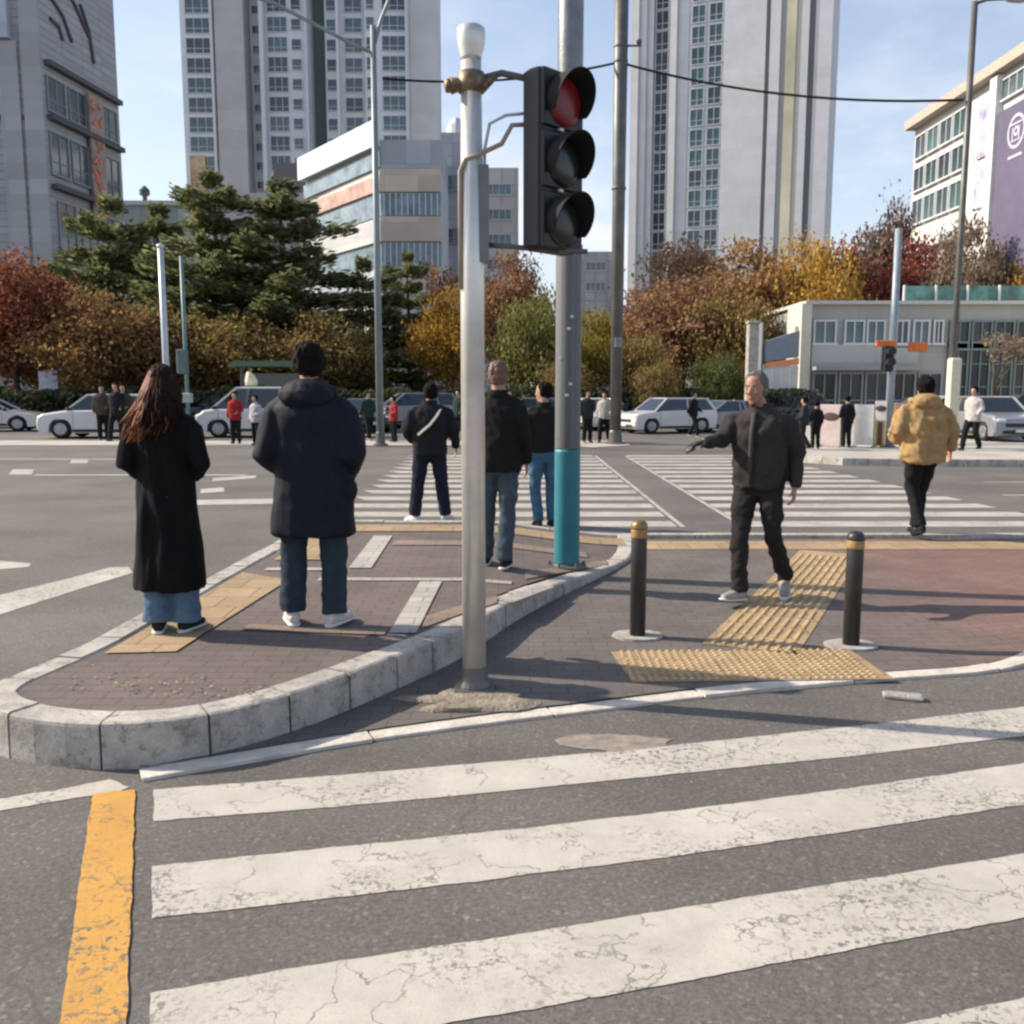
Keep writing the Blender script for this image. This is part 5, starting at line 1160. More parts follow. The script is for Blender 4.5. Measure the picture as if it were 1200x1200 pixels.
def hand(m, w, d, nrm, sc=1.0, curl=.5, thumb=1):
    d = d.normalized(); nrm = (nrm - d * nrm.dot(d)).normalized(); s_ = d.cross(nrm) * thumb
    m.tube([w - d * .01, w + d * .03 * sc, w + d * .085 * sc], [.026 * sc, .038 * sc, .040 * sc], 10, rv=[.020 * sc, .016 * sc, .014 * sc], up=s_)
    for k, (off, ln) in enumerate(((.030, .070), (.010, .080), (-.010, .075), (-.029, .058))):
        b = w + d * .082 * sc + s_ * off * sc; p1 = b + (d * cos(curl * .5) + nrm * sin(curl * .5)) * ln * .45 * sc; p2 = p1 + (d * cos(curl * 1.3) + nrm * sin(curl * 1.3)) * ln * .32 * sc; p3 = p2 + (d * cos(curl * 2) + nrm * sin(curl * 2)) * ln * .25 * sc
        m.tube([b - d * .02, b, p1, p2, p3], [.0085 * sc, .0095 * sc, .009 * sc, .008 * sc, .0065 * sc], 7)
    b = w + d * .025 * sc + s_ * .028 * sc; p1 = b + (d * .6 + s_ * .6 + nrm * .3).normalized() * .035 * sc; p2 = p1 + (d * .9 + s_ * .15 + nrm * .35).normalized() * .035 * sc; m.tube([b - d * .01, b, p1, p2], [.011 * sc, .012 * sc, .010 * sc, .008 * sc], 7)
def head_mb(m, hc, T, s, fine=True):
    def tr(p): return T @ Vector(p) * s + hc
    sec = [(0, .028, -.120, .022, .020), (0, .030, -.108, .040, .045), (0, .018, -.08, .055, .068), (0, .008, -.045, .066, .085), (0, 0, 0, .074, .096), (0, -.004, .04, .076, .098), (0, -.006, .075, .068, .088), (0, -.008, .100, .048, .062), (0, -.008, .114, .016, .022)]
    q = MB(); q.rings(sec, 18)
    q.tube([(0, .088, .015), (0, .108, -.022), (0, .096, -.035)], [.008, .014, .011], 8)
    for sx_ in (-1, 1):
        q.ball((sx_ * .076, -.008, -.008), (.010, .020, .032), 8, 6); q.ball((sx_ * .030, .084, .024), (.022, .010, .008), 8, 6); q.ball((sx_ * .036, .075, -.022), (.02, .016, .018), 8, 6)
    q.ball((0, .088, -.058), (.024, .010, .007), 8, 5); q.ball((0, .086, -.070), (.020, .010, .006), 8, 5); q.ball((0, .070, -.102), (.022, .02, .016), 8, 5)
    q.V = [tr(p) for p in q.V]; m.add(q.V, q.F)
def hair_cap(m, hc, T, s, low=-.05, th=.014, back=-.075, bumpy=1.0, top=.0):
    q = MB(); n = 22
    secs = [(0, -.030, back, .060, .070), (0, -.018, -.03, .078 + th * .5, .088 + th * .3), (0, -.012, .01, .079 + th, .092 + th * .4), (0, -.010, .05, .080 + th, .098 + th), (0, -.008, .085 + top, .068 + th, .086 + th), (0, -.008, .115 + top, .042 + th, .060 + th), (0, -.008, .128 + top, .012, .02)]
    q.rings(secs, n)
    # keep the face clear: push front points behind the hairline below the brow
    q.V = [Vector((p.x, min(p.y, .022 if p.z < .045 else (.045 if p.z < .09 else 9)), p.z)) for p in q.V]
    q.V = [T @ p * s + hc for p in q.V]; m.add(q.V, q.F)

def person(name, label, loc, rz, H, P):
    """local: faces +Y, +X is the person's right. P holds joints (for a 1.75 m body) and clothes."""
    s = H / 1.75; g = dict(pel=V3(0, 0, .93), kn=None); vox = P.get('vox', .009) ; grp = P.get('group')
    J = dict(hipL=V3(-.09, 0, .92), hipR=V3(.09, 0, .92), kneeL=V3(-.10, .02, .50), kneeR=V3(.10, .02, .50), ankL=V3(-.11, -.02, .09), ankR=V3(.11, -.02, .09), toeL=V3(-.10, 1, 0), toeR=V3(.10, 1, 0),
             shL=V3(-.185, 0, 1.43), shR=V3(.185, 0, 1.43), elL=V3(-.25, -.03, 1.14), elR=V3(.25, -.03, 1.14), wrL=V3(-.25, .06, .90), wrR=V3(.25, .06, .90), neck=V3(0, 0, 1.46), head=V3(0, .02, 1.635), pel=V3(0, 0, .93))
    J.update(P.get('J', {})); J = {k: v * s for k, v in J.items()}
    Th = Matrix.Rotation(P.get('hyaw', 0), 4, 'Z') @ Matrix.Rotation(P.get('hpitch', 0), 4, 'X')
    hc = J['head']
    m = MB()
    head_mb(m, hc, Th, s * P.get('hs', 1.0))
    nk = J['neck']; m.tube([nk - V3(0, 0, .06) * s, nk, hc + V3(0, -.015, -.06) * s], [.066 * s, .056 * s, .054 * s], 14)
    ch = (J['shL'] + J['shR']) / 2; pl = J['pel']
    def tor(z): k = (z * s - pl.z) / (ch.z - pl.z); return pl.lerp(ch, k)
    m.rings([(*tor(.84)[:2], .84 * s, .10 * s, .09 * s), (*tor(.93)[:2], .93 * s, .165 * s, .115 * s), (*tor(1.08)[:2], 1.08 * s, .135 * s, .10 * s), (*tor(1.25)[:2], 1.25 * s, .16 * s, .115 * s), (*tor(1.38)[:2], 1.38 * s, .165 * s, .09 * s), (*tor(1.43)[:2], 1.43 * s, .10 * s, .07 * s), (*tor(1.49)[:2], 1.49 * s, .06 * s, .06 * s)], 18)
    for q in 'LR':
        limb(m, J['hip' + q], J['knee' + q], J['ank' + q], [.088 * s, .078 * s, .055 * s, .056 * s, .036 * s])
        a = J['ank' + q]; td = J['toe' + q].copy(); td.z = 0; td.normalize(); m.tube([a + V3(0, 0, .0), a - V3(0, 0, .05) * s, a + td * .10 * s - V3(0, 0, .06) * s], [.036 * s, .036 * s, .03 * s], 10)
        limb(m, (J['sh' + q] - V3(0, 0, .04) * s).lerp(ch, .16), J['el' + q], J['wr' + q], [.050 * s, .045 * s, .038 * s, .036 * s, .025 * s])
        d = (J['wr' + q] - J['el' + q]); hd = P.get('hand' + q, d)
        if 'glove' not in P: hand(m, J['wr' + q], hd, P.get('palm' + q, V3(-1 if q == 'R' else 1, 0, 0)), s, P.get('curl', .5), 1 if q == 'R' else -1)
    body = remesh(m, name, min(vox, .0075) if P.get('fine') else vox, P.get('skin', SKIN), None, 3)
    body.location = loc; body.rotation_euler = (0, 0, rz); tag(body, label, 'person', grp)
    cl = P.get('cloth_seed', 1)
    # trousers
    m = MB(); tr_ = P.get('leg_r', (.105, .092, .072, .070, .068)); bot = P.get('cuff', .085)
    m.rings([(*tor(.80)[:2], .80 * s, .11 * s, .10 * s), (*tor(.90)[:2], .90 * s, .175 * s, .13 * s), (*tor(1.0)[:2], 1.0 * s, .165 * s, .12 * s), (*tor(1.04)[:2], 1.04 * s, .15 * s, .11 * s)], 18)
    for q in 'LR':
        a = J['ank' + q]; kd = (a - J['knee' + q]); e = a + kd.normalized() * (.09 - bot) * s * .6
        limb(m, J['hip' + q], J['knee' + q], e, [r * s for r in tr_], 14)
    remesh(m, 'trousers', vox, P['trousers'], body, 3, P.get('wr', .010) * s, (10, 10, 14), cl)
    # shoes
    for q in 'LR':
        a = J['ank' + q]; td = J['toe' + q].copy(); lift = P.get('lift' + q, 0); td.normalize(); z0 = a.z - .09 * s; sdv = V3(td.y, -td.x, 0).normalized()
        m = MB()
        heel = a - td * .075 * s + V3(0, 0, -.045) * s; toe = a + td * .185 * s + V3(0, 0, -.058) * s
        m.tube([heel, a + V3(0, 0, -.035) * s - td * .03 * s, a + td * .06 * s + V3(0, 0, -.045) * s, a + td * .13 * s + V3(0, 0, -.055) * s, toe], [.030 * s, .041 * s, .045 * s, .046 * s, .026 * s], 14, up=sdv, rv=[.03 * s, .046 * s, .042 * s, .032 * s, .02 * s])
        m.tube([a - V3(0, 0, .05) * s - td * .02 * s, a + V3(0, 0, .02) * s - td * .02 * s], [.043 * s, .043 * s], 12)
        so_ = MB(); 
        sh = remesh(m, 'shoe', max(vox * .8, .006), P.get('shoe', BLK), body, 3)
        so_.tube([a - td * .088 * s + V3(0, 0, -.078) * s, a - td * .06 * s + V3(0, 0, -.078) * s, a + td * .08 * s + V3(0, 0, -.078) * s, a + td * .16 * s + V3(0, 0, -.076) * s, a + td * .21 * s + V3(0, 0, -.070) * s], [.02 * s, .040 * s, .047 * s, .046 * s, .018 * s], 12, up=sdv, rv=[.010 * s, .012 * s, .012 * s, .012 * s, .007 * s])
        so_.build('sole', P.get('sole', mat('white sole', (.6, .59, .56), .7)), sh, True)
    # coat or jacket
    m = MB(); sec = []
    for z, rx, ry, yo in P['coat']:
        t_ = tor(z); sec.append((t_.x * (1 if z > .85 else P.get('sway', 1)), t_.y + yo * s, z * s, rx * s, ry * s))
    m.rings(sec, 26, 0, .88)
    sr = P.get('sleeve', (.078, .070, .064, .062, .050))
    for q in 'LR':
        sh = J['sh' + q] - V3(0, 0, .018) * s; sh = sh.lerp(ch, .05)
        a, b, c_ = sh, J['el' + q], J['wr' + q]; m.tube([a.lerp(ch, .55) + V3(0, 0, .012) * s, a.lerp(ch, .10) - V3(0, 0, .022) * s, a.lerp(b, .22), a.lerp(b, .6), b, b.lerp(c_, .35), c_], [sr[0] * .62 * s, sr[0] * .80 * s, sr[0] * .97 * s, sr[1] * s, sr[2] * s, sr[3] * s, sr[4] * s], 16)
    for b_ in P.get('bulges', ()): m.ball(V3(*b_[0]) * s, tuple(x * s for x in b_[1]), 14, 10)
    jk = remesh(m, P.get('coatname', 'jacket'), vox, P['coatmat'], body, 4, P.get('cwr', .014) * s, P.get('cwf', (9, 9, 8)), cl + 5)
    if 'hood' in P:
        m = MB(); hx, hy, hz_ = P['hood']
        m.rings([(0, -.06, 1.345, .05, .03), (0, -.095, 1.375, .12, .062), (0, -.10, 1.42, .165, .082), (0, -.085, 1.47, .17, .10), (0, -.055, 1.52, .125, .105), (0, -.02, 1.545, .075, .085)], 22)
        m.tube([V3(-.13, .03, 1.47), V3(-.15, -.05, 1.47), V3(-.09, -.13, 1.45), V3(0, -.16, 1.43), V3(.09, -.13, 1.45), V3(.15, -.05, 1.47), V3(.13, .03, 1.47)], .038, 10)
        m.V = [p * s * 1.0 + V3(ch.x, ch.y, 0) for p in m.V]; remesh(m, 'hood', vox, P['coatmat'], jk, 3, .012 * s, (10, 10, 10), 3)
    if 'collar' in P:
        m = MB(); n = 18; v = []; f = []; r0, z0, z1 = P['collar']
        for i in range(n + 1):
            q = radians(118) + radians(304) * i / n
            for (r_, z_) in ((r0, z0), (r0 + .012, z1), (r0 + .024, z1 - .004), (r0 + .016, z0)):
                v.append(V3(r_ * cos(q) * s * 1.05 + nk.x, r_ * sin(q) * s * 1.1 + nk.y, z_ * s))
        for i in range(n):
            for a in range(4): b = (a + 1) % 4; f.append((i * 4 + a, i * 4 + b, i * 4 + 4 + b, i * 4 + 4 + a))
        f += [(3, 2, 1, 0), (n * 4, n * 4 + 1, n * 4 + 2, n * 4 + 3)]; m.add(v, f); m.build('collar', P['coatmat'], jk, True)
    # hair
    m = MB(); hk = P.get('hair', 'short'); hm = P.get('hairmat', HAIRB)
    if hk != 'none':
        hair_cap(m, hc, Th, s * P.get('hs', 1.0), th=P.get('hth', .012), back=P.get('hback', -.07), top=P.get('htop', 0))
        if hk == 'bun': m.ball(Th @ V3(0, -.10, .07) * s + hc, .045 * s, 10, 8)
        if hk == 'cap': m.tube([Th @ V3(0, .07, .045) * s + hc, Th @ V3(0, .17, .03) * s + hc], [.06 * s, .045 * s], 12, rv=[.008, .006])
        h_ = remesh(m, 'hair', max(vox * .7, .006), hm, body, 2, P.get('hwr', .010), (38, 38, 16), 2)
        if hk == 'long':
            rnd = random.Random(3); m = MB(); m2 = MB()
            for i in range(760):
                a = rnd.uniform(pi * .98, 2 * pi * 1.02) if rnd.random() < .85 else rnd.uniform(0, 2 * pi); a = pi + (rnd.random() ** .8) * pi * 1.05
                e = rnd.uniform(-.25, 1.25); r0 = .092; p0 = hc + V3(cos(a) * sin(e + .3) * r0, sin(a) * sin(e + .3) * r0 * 1.15, cos(e + .3) * r0 * 1.2 + .01) * s
                side = -1 if (cos(a) < .1 or rnd.random() < .2) else .5
                lat = rnd.uniform(.0, .065) * (1 if side < 0 else .3) * side
                ln = rnd.uniform(.19, .32) if side < 0 else rnd.uniform(.12, .22)
                p1 = p0 + V3(cos(a) * .025, sin(a) * .03 - .01, -.09) * s; p1.x += lat * .15
                p2 = p1 + V3(lat * .45, -.035 + rnd.gauss(0, .01), -ln * .38) * s; p3 = p2 + V3(lat * .5 + rnd.gauss(0, .014), -.012 + rnd.gauss(0, .014), -ln * .36) * s; p4 = p3 + V3(rnd.gauss(-.005, .02) - .02 * (side < 0), rnd.gauss(0, .012), -ln * .26) * s
                for p in (p2, p3, p4): p.y = min(p.y, -.105 * s if p.z < 1.42 * s and abs(p.x) < .14 else p.y)
                (m if cos(a) + rnd.gauss(0, .35) < -.15 or (side < 0 and rnd.random() < .25) else m2).tube([p0, p1, p2, p3, p4], [.006, .008, .0075, .006, .002], 5)
            m.build('hair', P['longmat'], body, True); m2.build('hair', hm, body, True)
    if P.get('face'):
        for sx_ in (-1, 1):
            m = MB(); m.ball(Th @ V3(sx_ * .030, .078, .008) * s + hc, .012 * s, 10, 8); ey = m.build('eye', mat('eye white', (.55, .52, .5), .3), body, True)
            m = MB(); m.ball(Th @ V3(sx_ * .030, .0875, .008) * s + hc, .0055 * s, 8, 6); m.build('iris', BLK, ey, True)
            m = MB(); m.tube([Th @ V3(sx_ * .014, .094, .030) * s + hc, Th @ V3(sx_ * .032, .093, .036) * s + hc, Th @ V3(sx_ * .050, .078, .030) * s + hc], [.003, .0045, .002], 6); m.build('eyebrow', P['hairmat'], body, True)
        m = MB(); m.tube([Th @ V3(-.024, .086, -.064) * s + hc, Th @ V3(0, .099, -.062) * s + hc, Th @ V3(.024, .086, -.064) * s + hc], [.002, .005, .002], 6); m.build('mouth', mat('lips', (.28, .10, .08), .5), body, True)
    return body, J, s

# 1 long haired woman in a long black coat
BLKC = cloth('black wool', (.0055, .0055, .006)); NAVY = cloth('navy nylon', (.008, .010, .018), .7, bump=.2); DENIM = cloth('blue denim', (.10, .165, .24)); DKDEN = cloth('dark slate denim', (.030, .045, .060)); BLKT = cloth('black trousers', (.012, .012, .014))
SUNHAIR = mat('sunlit brown hair', (.19, .068, .032), .6, var=.35, scale=30, island=.5, spec=.2);  # sunlight painted into the left strands of the dark brown hair
def onI(px, py): p = G(px, py, .198); p.z = .202; return p
p = onI(203, 740)
person('person', 'person with long dark brown hair, left strands coloured as sunlit, in a long black coat on the island, seen from behind', p, radians(2), 1.545, dict(vox=.009, cloth_seed=1,
    J=dict(ankL=V3(-.085, -.03, .09), ankR=V3(.095, .0, .09), kneeL=V3(-.085, .02, .5), kneeR=V3(.095, .02, .5), toeL=V3(-.25, 1, 0), toeR=V3(.3, 1, 0), shL=V3(-.18, 0, 1.42), shR=V3(.18, 0, 1.42), elL=V3(-.235, -.05, 1.12), elR=V3(.245, -.05, 1.12), wrL=V3(-.12, .15, 1.02), wrR=V3(.13, .15, 1.02)),
    trousers=DENIM, leg_r=(.10, .09, .085, .088, .098), cuff=.05, shoe=cloth('black suede', (.02, .02, .02)), coatname='coat', coatmat=BLKC,
    coat=[(.29, .215, .165, -.01), (.30, .232, .18, -.01), (.45, .222, .17, -.005), (.7, .205, .155, 0), (.95, .190, .14, .0), (1.12, .175, .125, 0), (1.28, .19, .125, -.005), (1.38, .185, .115, -.01), (1.44, .13, .09, -.01), (1.485, .075, .07, -.005)],
    sleeve=(.072, .066, .060, .058, .050), hair='long', hairmat=mat('dark brown hair', (.020, .010, .007), .8, var=.4, scale=50, spec=.12), longmat=SUNHAIR, hth=.002, cwf=(11, 11, 2.2), cwr=.020, hyaw=-.1, hwr=.008, fine=True))
# 2 man in a hooded navy parka
p = onI(371, 732)
person('person', 'person in a knee length navy hooded parka and white trainers on the island, back turned', p, radians(-3), 1.665, dict(vox=.0095, cloth_seed=2,
    J=dict(ankL=V3(-.145, -.02, .09), ankR=V3(.125, -.03, .09), kneeL=V3(-.135, .02, .5), kneeR=V3(.12, .02, .5), toeL=V3(-.45, 1, 0), toeR=V3(.35, 1, 0), shL=V3(-.205, 0, 1.42), shR=V3(.205, 0, 1.42), elL=V3(-.275, -.05, 1.08), elR=V3(.275, -.05, 1.08), wrL=V3(-.17, .15, .92), wrR=V3(.17, .15, .92), head=V3(-.01, .03, 1.635)),
    trousers=DKDEN, leg_r=(.115, .100, .088, .084, .082), cuff=.075, shoe=mat('off white leather', (.55, .53, .50), .6, var=.2, scale=15), coatname='parka', coatmat=NAVY,
    coat=[(.575, .245, .165, 0), (.59, .262, .18, 0), (.75, .262, .178, 0), (.95, .245, .165, 0), (1.12, .242, .160, 0), (1.28, .255, .160, 0), (1.38, .245, .150, 0), (1.44, .175, .12, 0), (1.49, .095, .09, 0)],
    sleeve=(.098, .090, .082, .074, .058), hood=(1, 1, 1), bulges=[((.235, -.02, .86), (.055, .09, .075))], hth=.018, htop=.014, cwf=(7, 7, 5), cwr=.015, hwr=.012, hyaw=.35, fine=True))
# 3 bald greying man right of the white pole
p = onI(584, 663); p.z = zI(p.x, p.y) + .002
person('person', 'person in black jacket and slate jeans standing half hidden behind the white signal pole', p, radians(-8), 1.64, dict(vox=.011, cloth_seed=3,
    J=dict(ankL=V3(-.13, .10, .09), ankR=V3(.06, -.05, .09), kneeL=V3(-.11, .08, .5), kneeR=V3(.08, .0, .5), elL=V3(-.24, -.02, 1.14), elR=V3(.24, -.04, 1.14), wrL=V3(-.22, .10, .93), wrR=V3(.235, .08, .90)),
    trousers=cloth('slate jeans', (.06, .085, .105)), leg_r=(.105, .092, .074, .074, .076), cuff=.06, shoe=cloth('dark shoe', (.02, .02, .024)), coatmat=cloth('black jacket', (.014, .013, .013)),
    coat=[(.83, .185, .14, 0), (.85, .198, .152, 0), (1.05, .19, .145, 0), (1.25, .19, .14, 0), (1.37, .185, .125, 0), (1.44, .125, .09, 0), (1.49, .075, .075, 0)], sleeve=(.068, .062, .056, .054, .046), hair='short', hairmat=mat('reddish grey hair', (.14, .07, .05), .6), hth=.006, collar=(.062, 1.44, 1.52)))
# 4 far person with strap
p = G(505, 613, .0); p.z = .006
b4_, J4, s4 = person('person', 'person in black with a pale shoulder strap at the crossing left of the white pole', p, radians(10), 1.70, dict(vox=.013, cloth_seed=4,
    J=dict(hipL=V3(-.10, 0, .92), ankL=V3(-.20, .02, .09), ankR=V3(.19, .06, .09), kneeL=V3(-.15, .04, .5), kneeR=V3(.14, .04, .5), toeL=V3(-.5, .8, 0), toeR=V3(.6, .8, 0), shL=V3(-.20, 0, 1.42), shR=V3(.20, 0, 1.42), elL=V3(-.29, -.02, 1.14), elR=V3(.30, -.04, 1.14), wrL=V3(-.22, .16, 1.02), wrR=V3(.33, .10, .93), head=V3(.02, .04, 1.60)),
    trousers=cloth('navy trousers', (.014, .018, .032)), shoe=mat('off white leather', (.55, .53, .50), .6, var=.2, scale=15), coatmat=cloth('charcoal jacket', (.018, .019, .021)), leg_r=(.11, .10, .085, .08, .08),
    coat=[(.84, .20, .15, 0), (.86, .215, .16, 0), (1.05, .22, .165, 0), (1.25, .235, .165, 0), (1.37, .22, .145, 0), (1.44, .15, .11, 0), (1.49, .09, .085, 0)], sleeve=(.088, .082, .074, .066, .052), collar=(.068, 1.43, 1.52), htop=.006))
m = MB(); m.tube([V3(.12, -.15, 1.41) * s4, V3(.07, -.175, 1.33) * s4, V3(-.02, -.20, 1.22) * s4, V3(-.16, -.17, 1.10) * s4], [.03, .045, .05, .04], 10, rv=[.008, .010, .011, .010], up=(.6, 0, .8)); m.build('shoulder_strap', cloth('pale strap', (.24, .24, .22)), b4_, True)
# 5 behind the mast
p = G(637, 619, 0); p.z = .006
person('person', 'person in black jacket, cap and blue jeans half hidden behind the thick mast', p, radians(12), 1.68, dict(vox=.013, cloth_seed=6,
    J=dict(ankL=V3(-.07, -.02, .09), ankR=V3(.10, .0, .09), elL=V3(-.25, -.06, 1.13), wrL=V3(-.26, .02, .92)), trousers=cloth('bright blue denim', (.05, .125, .20)), shoe=cloth('dark shoe', (.02, .02, .024)), coatmat=cloth('black jacket', (.014, .013, .013)),
    coat=[(.92, .185, .14, 0), (.94, .20, .15, 0), (1.1, .20, .15, 0), (1.28, .21, .15, 0), (1.38, .205, .135, 0), (1.44, .14, .10, 0), (1.49, .08, .08, 0)], hair='cap', hyaw=.9, collar=(.062, 1.44, 1.52)))
# 6 tan jacket
p = G(1076, 630, .03); p.z = .045
person('person', 'person in a bulky tan hooded jacket and black trousers hurrying away over the crossing', p, radians(6), 1.72, dict(vox=.012, cloth_seed=7,
    J=dict(ankL=V3(-.05, -.12, .13), ankR=V3(.05, .16, .09), kneeL=V3(-.07, .06, .52), kneeR=V3(.09, .16, .52), toeL=V3(0, 1, -.35), toeR=V3(.2, 1, 0), shL=V3(-.20, .05, 1.40), shR=V3(.20, .05, 1.40), elL=V3(-.30, .02, 1.13), elR=V3(.33, .02, 1.13), wrL=V3(-.20, .20, 1.05), wrR=V3(.37, .10, .93), head=V3(.04, .10, 1.60), neck=V3(.01, .06, 1.44)),
    trousers=BLKT, leg_r=(.105, .095, .078, .072, .068), shoe=cloth('dark shoe', (.02, .02, .024)), sole=BLK, coatmat=cloth('tan quilted', (.36, .235, .105), .85, .2),
    coat=[(.80, .20, .16, 0), (.82, .225, .18, 0), (.95, .24, .19, 0), (1.12, .25, .19, 0), (1.28, .26, .19, 0), (1.38, .235, .165, 0), (1.44, .16, .12, 0), (1.49, .10, .10, 0)], sleeve=(.105, .100, .094, .085, .062), hood=(1, 1, 1), cwr=.03, hair='bun', htop=.01))
# 7 walking man, facing the camera
p = G(884, 702, .036); p.z = .044
GREYH = mat('grey hair', (.13, .125, .115), .8, var=.35, scale=60, spec=.15)
b7, J7, s7 = person('person', 'older grey haired person in dark jacket walking towards the camera, one arm stretched out', p, pi + radians(-29), 1.70, dict(vox=.009, fine=True, face=True, cloth_seed=9,
    skin=mat('tanned skin', (.36, .19, .125), .5, var=.1, scale=20),
    # +X local is image left here
    J=dict(hipL=V3(-.09, 0, .92), hipR=V3(.09, 0, .92), ankL=V3(-.17, -.27, .14), kneeL=V3(-.13, .03, .52), ankR=V3(.07, .20, .10), kneeR=V3(.09, .15, .52), toeL=V3(-.2, 1, -.40), toeR=V3(.45, 1, .12), shL=V3(-.20, -.01, 1.41), shR=V3(.195, .02, 1.42), elL=V3(-.27, -.09, 1.13), elR=V3(.27, .12, 1.22), wrL=V3(-.27, -.02, .88), wrR=V3(.31, .345, 1.225), head=V3(.03, .05, 1.625)),
    handR=V3(.62, .75, -.15), palmR=V3(0, .2, -1), handL=V3(0, .12, -1), curl=.7, hyaw=-.22, hpitch=-.16,
    trousers=cloth('dark brown grey trousers', (.022, .020, .020)), leg_r=(.105, .092, .072, .068, .066), cuff=.06, shoe=mat('pale grey trainer', (.28, .27, .255), .6, var=.3, scale=15), wr=.014,
    coatmat=cloth('dark grey jacket', (.034, .030, .030), .8), coat=[(.86, .19, .14, 0), (.88, .205, .155, 0), (1.0, .203, .155, 0), (1.15, .205, .155, 0), (1.28, .215, .155, 0), (1.38, .21, .14, 0), (1.43, .155, .11, 0), (1.48, .085, .08, .0)],
    sleeve=(.082, .074, .066, .060, .048), collar=(.066, 1.42, 1.51), hairmat=GREYH, hth=.008, hwr=.006, cwr=.018))
m = MB(); 
m.V = []; m.add([V3(.012, .158, .90), V3(.040, .156, .90), V3(.042, .164, 1.1), V3(.038, .162, 1.28), V3(.035, .12, 1.44), V3(.0, .125, 1.44), V3(.005, .166, 1.28), V3(.008, .168, 1.1)], [(0, 1, 2, 7), (7, 2, 3, 6), (6, 3, 4, 5)])
m.V = [v * s7 for v in m.V]; o = m.build('placket', cloth('grey brown placket', (.065, .056, .050)), b7, True); md = o.modifiers.new('s', 'SOLIDIFY'); md.thickness = .018; md.offset = 0
# dark glove on the stretched hand
m = MB(); hand(m, J7['wrR'] - V3(.62, .75, -.15).normalized() * .005, V3(.62, .75, -.15), V3(0, .2, -1), s7 * 1.3, .55, 1); m.tube([J7['wrR'].lerp(J7['elR'], .3), J7['wrR'] + V3(.02, .014, 0)], [.036, .034], 10); remesh(m, 'glove', .006, mat('black leather', (.012, .012, .013), .5), b7, 1)

# far small people: two simple figures, copied with other clothes
def far_person(nm, label, loc, rz, H, coatc, trc, walk=False, hair=HAIRB):
    key = 'walk' if walk else 'stand'
    if key not in FPX:
        J = dict(ankL=V3(-.10, -.22, .12), ankR=V3(.10, .26, .09), kneeL=V3(-.10, 0, .5), kneeR=V3(.10, .18, .52), wrL=V3(-.26, .22, .98), wrR=V3(.26, -.12, .92)) if walk else dict(wrL=V3(-.15, .2, 1.05), elL=V3(-.25, 0, 1.13))
        b, _, _ = person('person', label, loc, rz, 1.7, dict(vox=.024, hth=.024, htop=.01, J=J, trousers=BLKT, coatmat=BLKC, shoe=BLK, cwr=.01, wr=.008, leg_r=(.11, .10, .085, .08, .075), coat=[(.80, .2, .15, 0), (.82, .215, .16, 0), (1.1, .21, .155, 0), (1.28, .22, .15, 0), (1.38, .21, .14, 0), (1.45, .12, .09, 0), (1.49, .08, .08, 0)]))
        FPX[key] = b; t = b; kids = list(b.children)
    else:
        src = FPX[key]; t = src.copy(); C.objects.link(t); kids = []
        for ch in src.children:
            c = ch.copy(); C.objects.link(c); c.parent = t; kids.append(c)
            for g_ in ch.children: d = g_.copy(); C.objects.link(d); d.parent = c
    t.location = loc; t.rotation_euler = (0, 0, rz); t.scale = (H / 1.7,) * 3; tag(t, label, 'person', 'people across the junction')
    for c in kids:
        k = c.name.split('.')[0]; mm_ = {'jacket': coatc, 'trousers': trc, 'hair': hair}.get(k)
        if mm_: c.material_slots[0].link = 'OBJECT'; c.material_slots[0].material = mm_
    return t
FPX = {}
def fp(px, py, z, H, rz, c, t, label, walk=False, hair=HAIRB):
    p = G(px, py, z); p.z = z + .004; return far_person('person', label, p, radians(rz), H, c, t, walk, hair)
CW = lambda n, c: cloth(n, c)
fp(122, 516, .0, 1.72, 200, CW('grey brown coat', (.07, .055, .045)), BLKT, 'person in grey brown coat beside the white estate car rear door')
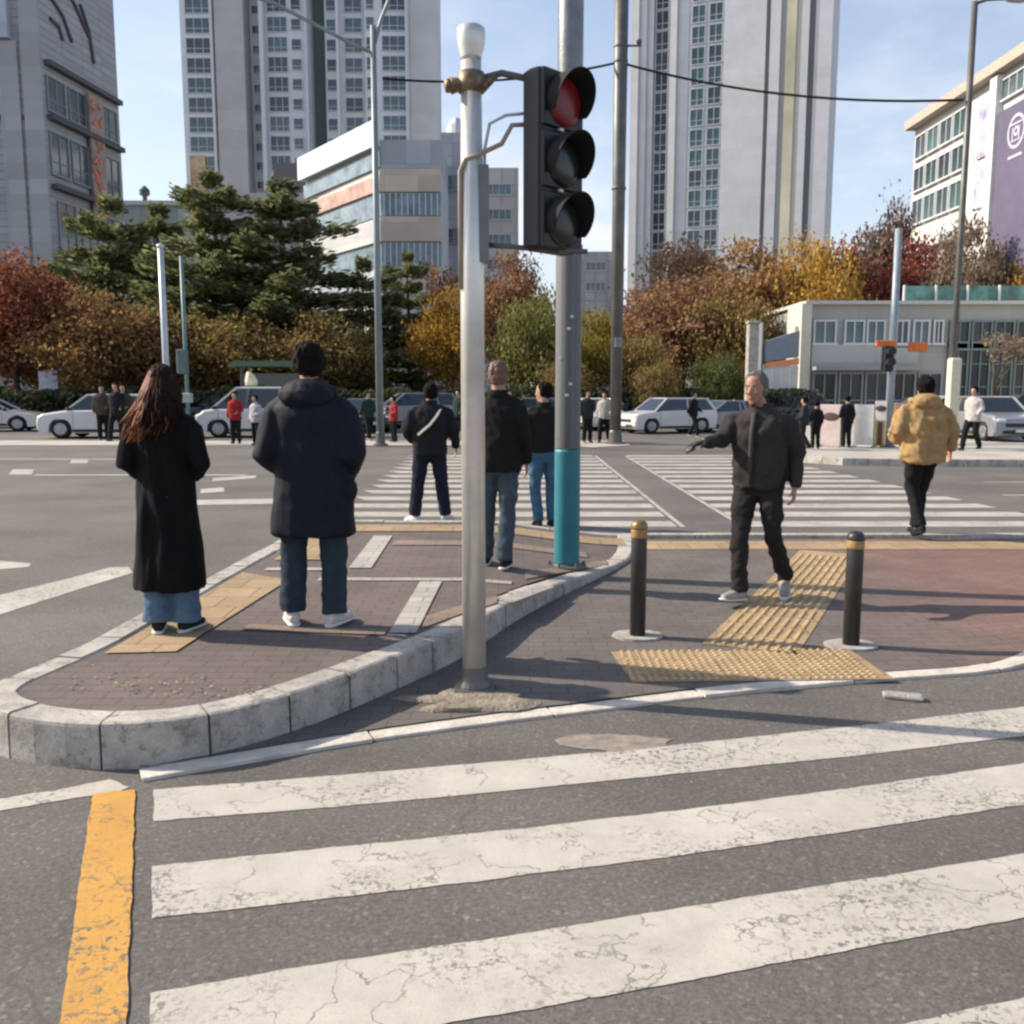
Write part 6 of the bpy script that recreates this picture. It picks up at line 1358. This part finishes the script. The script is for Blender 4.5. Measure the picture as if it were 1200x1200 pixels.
fp(139, 517, .0, 1.78, 170, CW('dark coat a', (.015, .015, .018)), BLKT, 'person in a dark coat next to the long haired woman, far side', True)
fp(147, 516, .0, 1.74, 190, CW('olive check coat', (.06, .055, .035)), BLKT, 'person in olive coat partly behind the long dark brown hair')
fp(277, 520, .012, 1.5, 175, CW('bright red jacket', (.30, .025, .03)), BLKT, 'person in bright red jacket before the white van')
fp(301, 522, .012, 1.40, 150, CW('grey white top', (.4, .4, .42)), BLKT, 'person in pale grey top beside the red jacket person, by the van')
fp(462, 518, .012, 1.36, 120, CW('red top', (.28, .03, .035)), BLKT, 'person in red top just right of the left street lamp')
fp(432, 516, .012, 1.5, 215, CW('dark green coat', (.02, .035, .03)), BLKT, 'person in dark green coat left of the left street lamp', True)
fp(955, 526, .15, 1.15, 10, CW('black coat b', (.01, .01, .012)), BLKT, 'short person in black at the left end of the banner boards')
fp(991, 525, .15, 1.28, 15, CW('black coat b', (.01, .01, .012)), BLKT, 'short person in black between pinkish and off white banner boards')
fp(941, 527, .15, 1.25, 60, CW('charcoal coat', (.03, .03, .035)), BLKT, 'short person in charcoal just right of the walking man', True)
fp(1138, 528, .15, 1.5, 120, CW('light top', (.45, .42, .40)), BLKT, 'person in light top walking between the tan jacket and the silver car', True)
fp(708, 518, .012, 1.5, 160, CW('pale coat', (.4, .38, .36)), BLKT, 'person in pale coat at the foot of the dark utility pole', True)
fp(688, 519, .012, 1.55, 200, CW('charcoal coat', (.03, .03, .035)), BLKT, 'person in charcoal coat just right of the mast, far side')
fp(597, 519, .012, 1.55, 185, CW('pale coat', (.4, .38, .36)), BLKT, 'person in pale coat seen between the two people behind the white pole')

fp(538, 516, .012, 1.55, 140, CW('dark green coat', (.02, .035, .03)), BLKT, 'person in dark green coat just left of the white signal pole', True)
fp(668, 517, .012, 1.5, 190, CW('grey brown coat', (.07, .055, .045)), BLKT, 'person in grey brown coat tight behind the mast')
fp(812, 512, .0, 1.5, 230, CW('dark coat a', (.015, .015, .018)), BLKT, 'person in dark coat above the outstretched hand, by the parked cars', True)
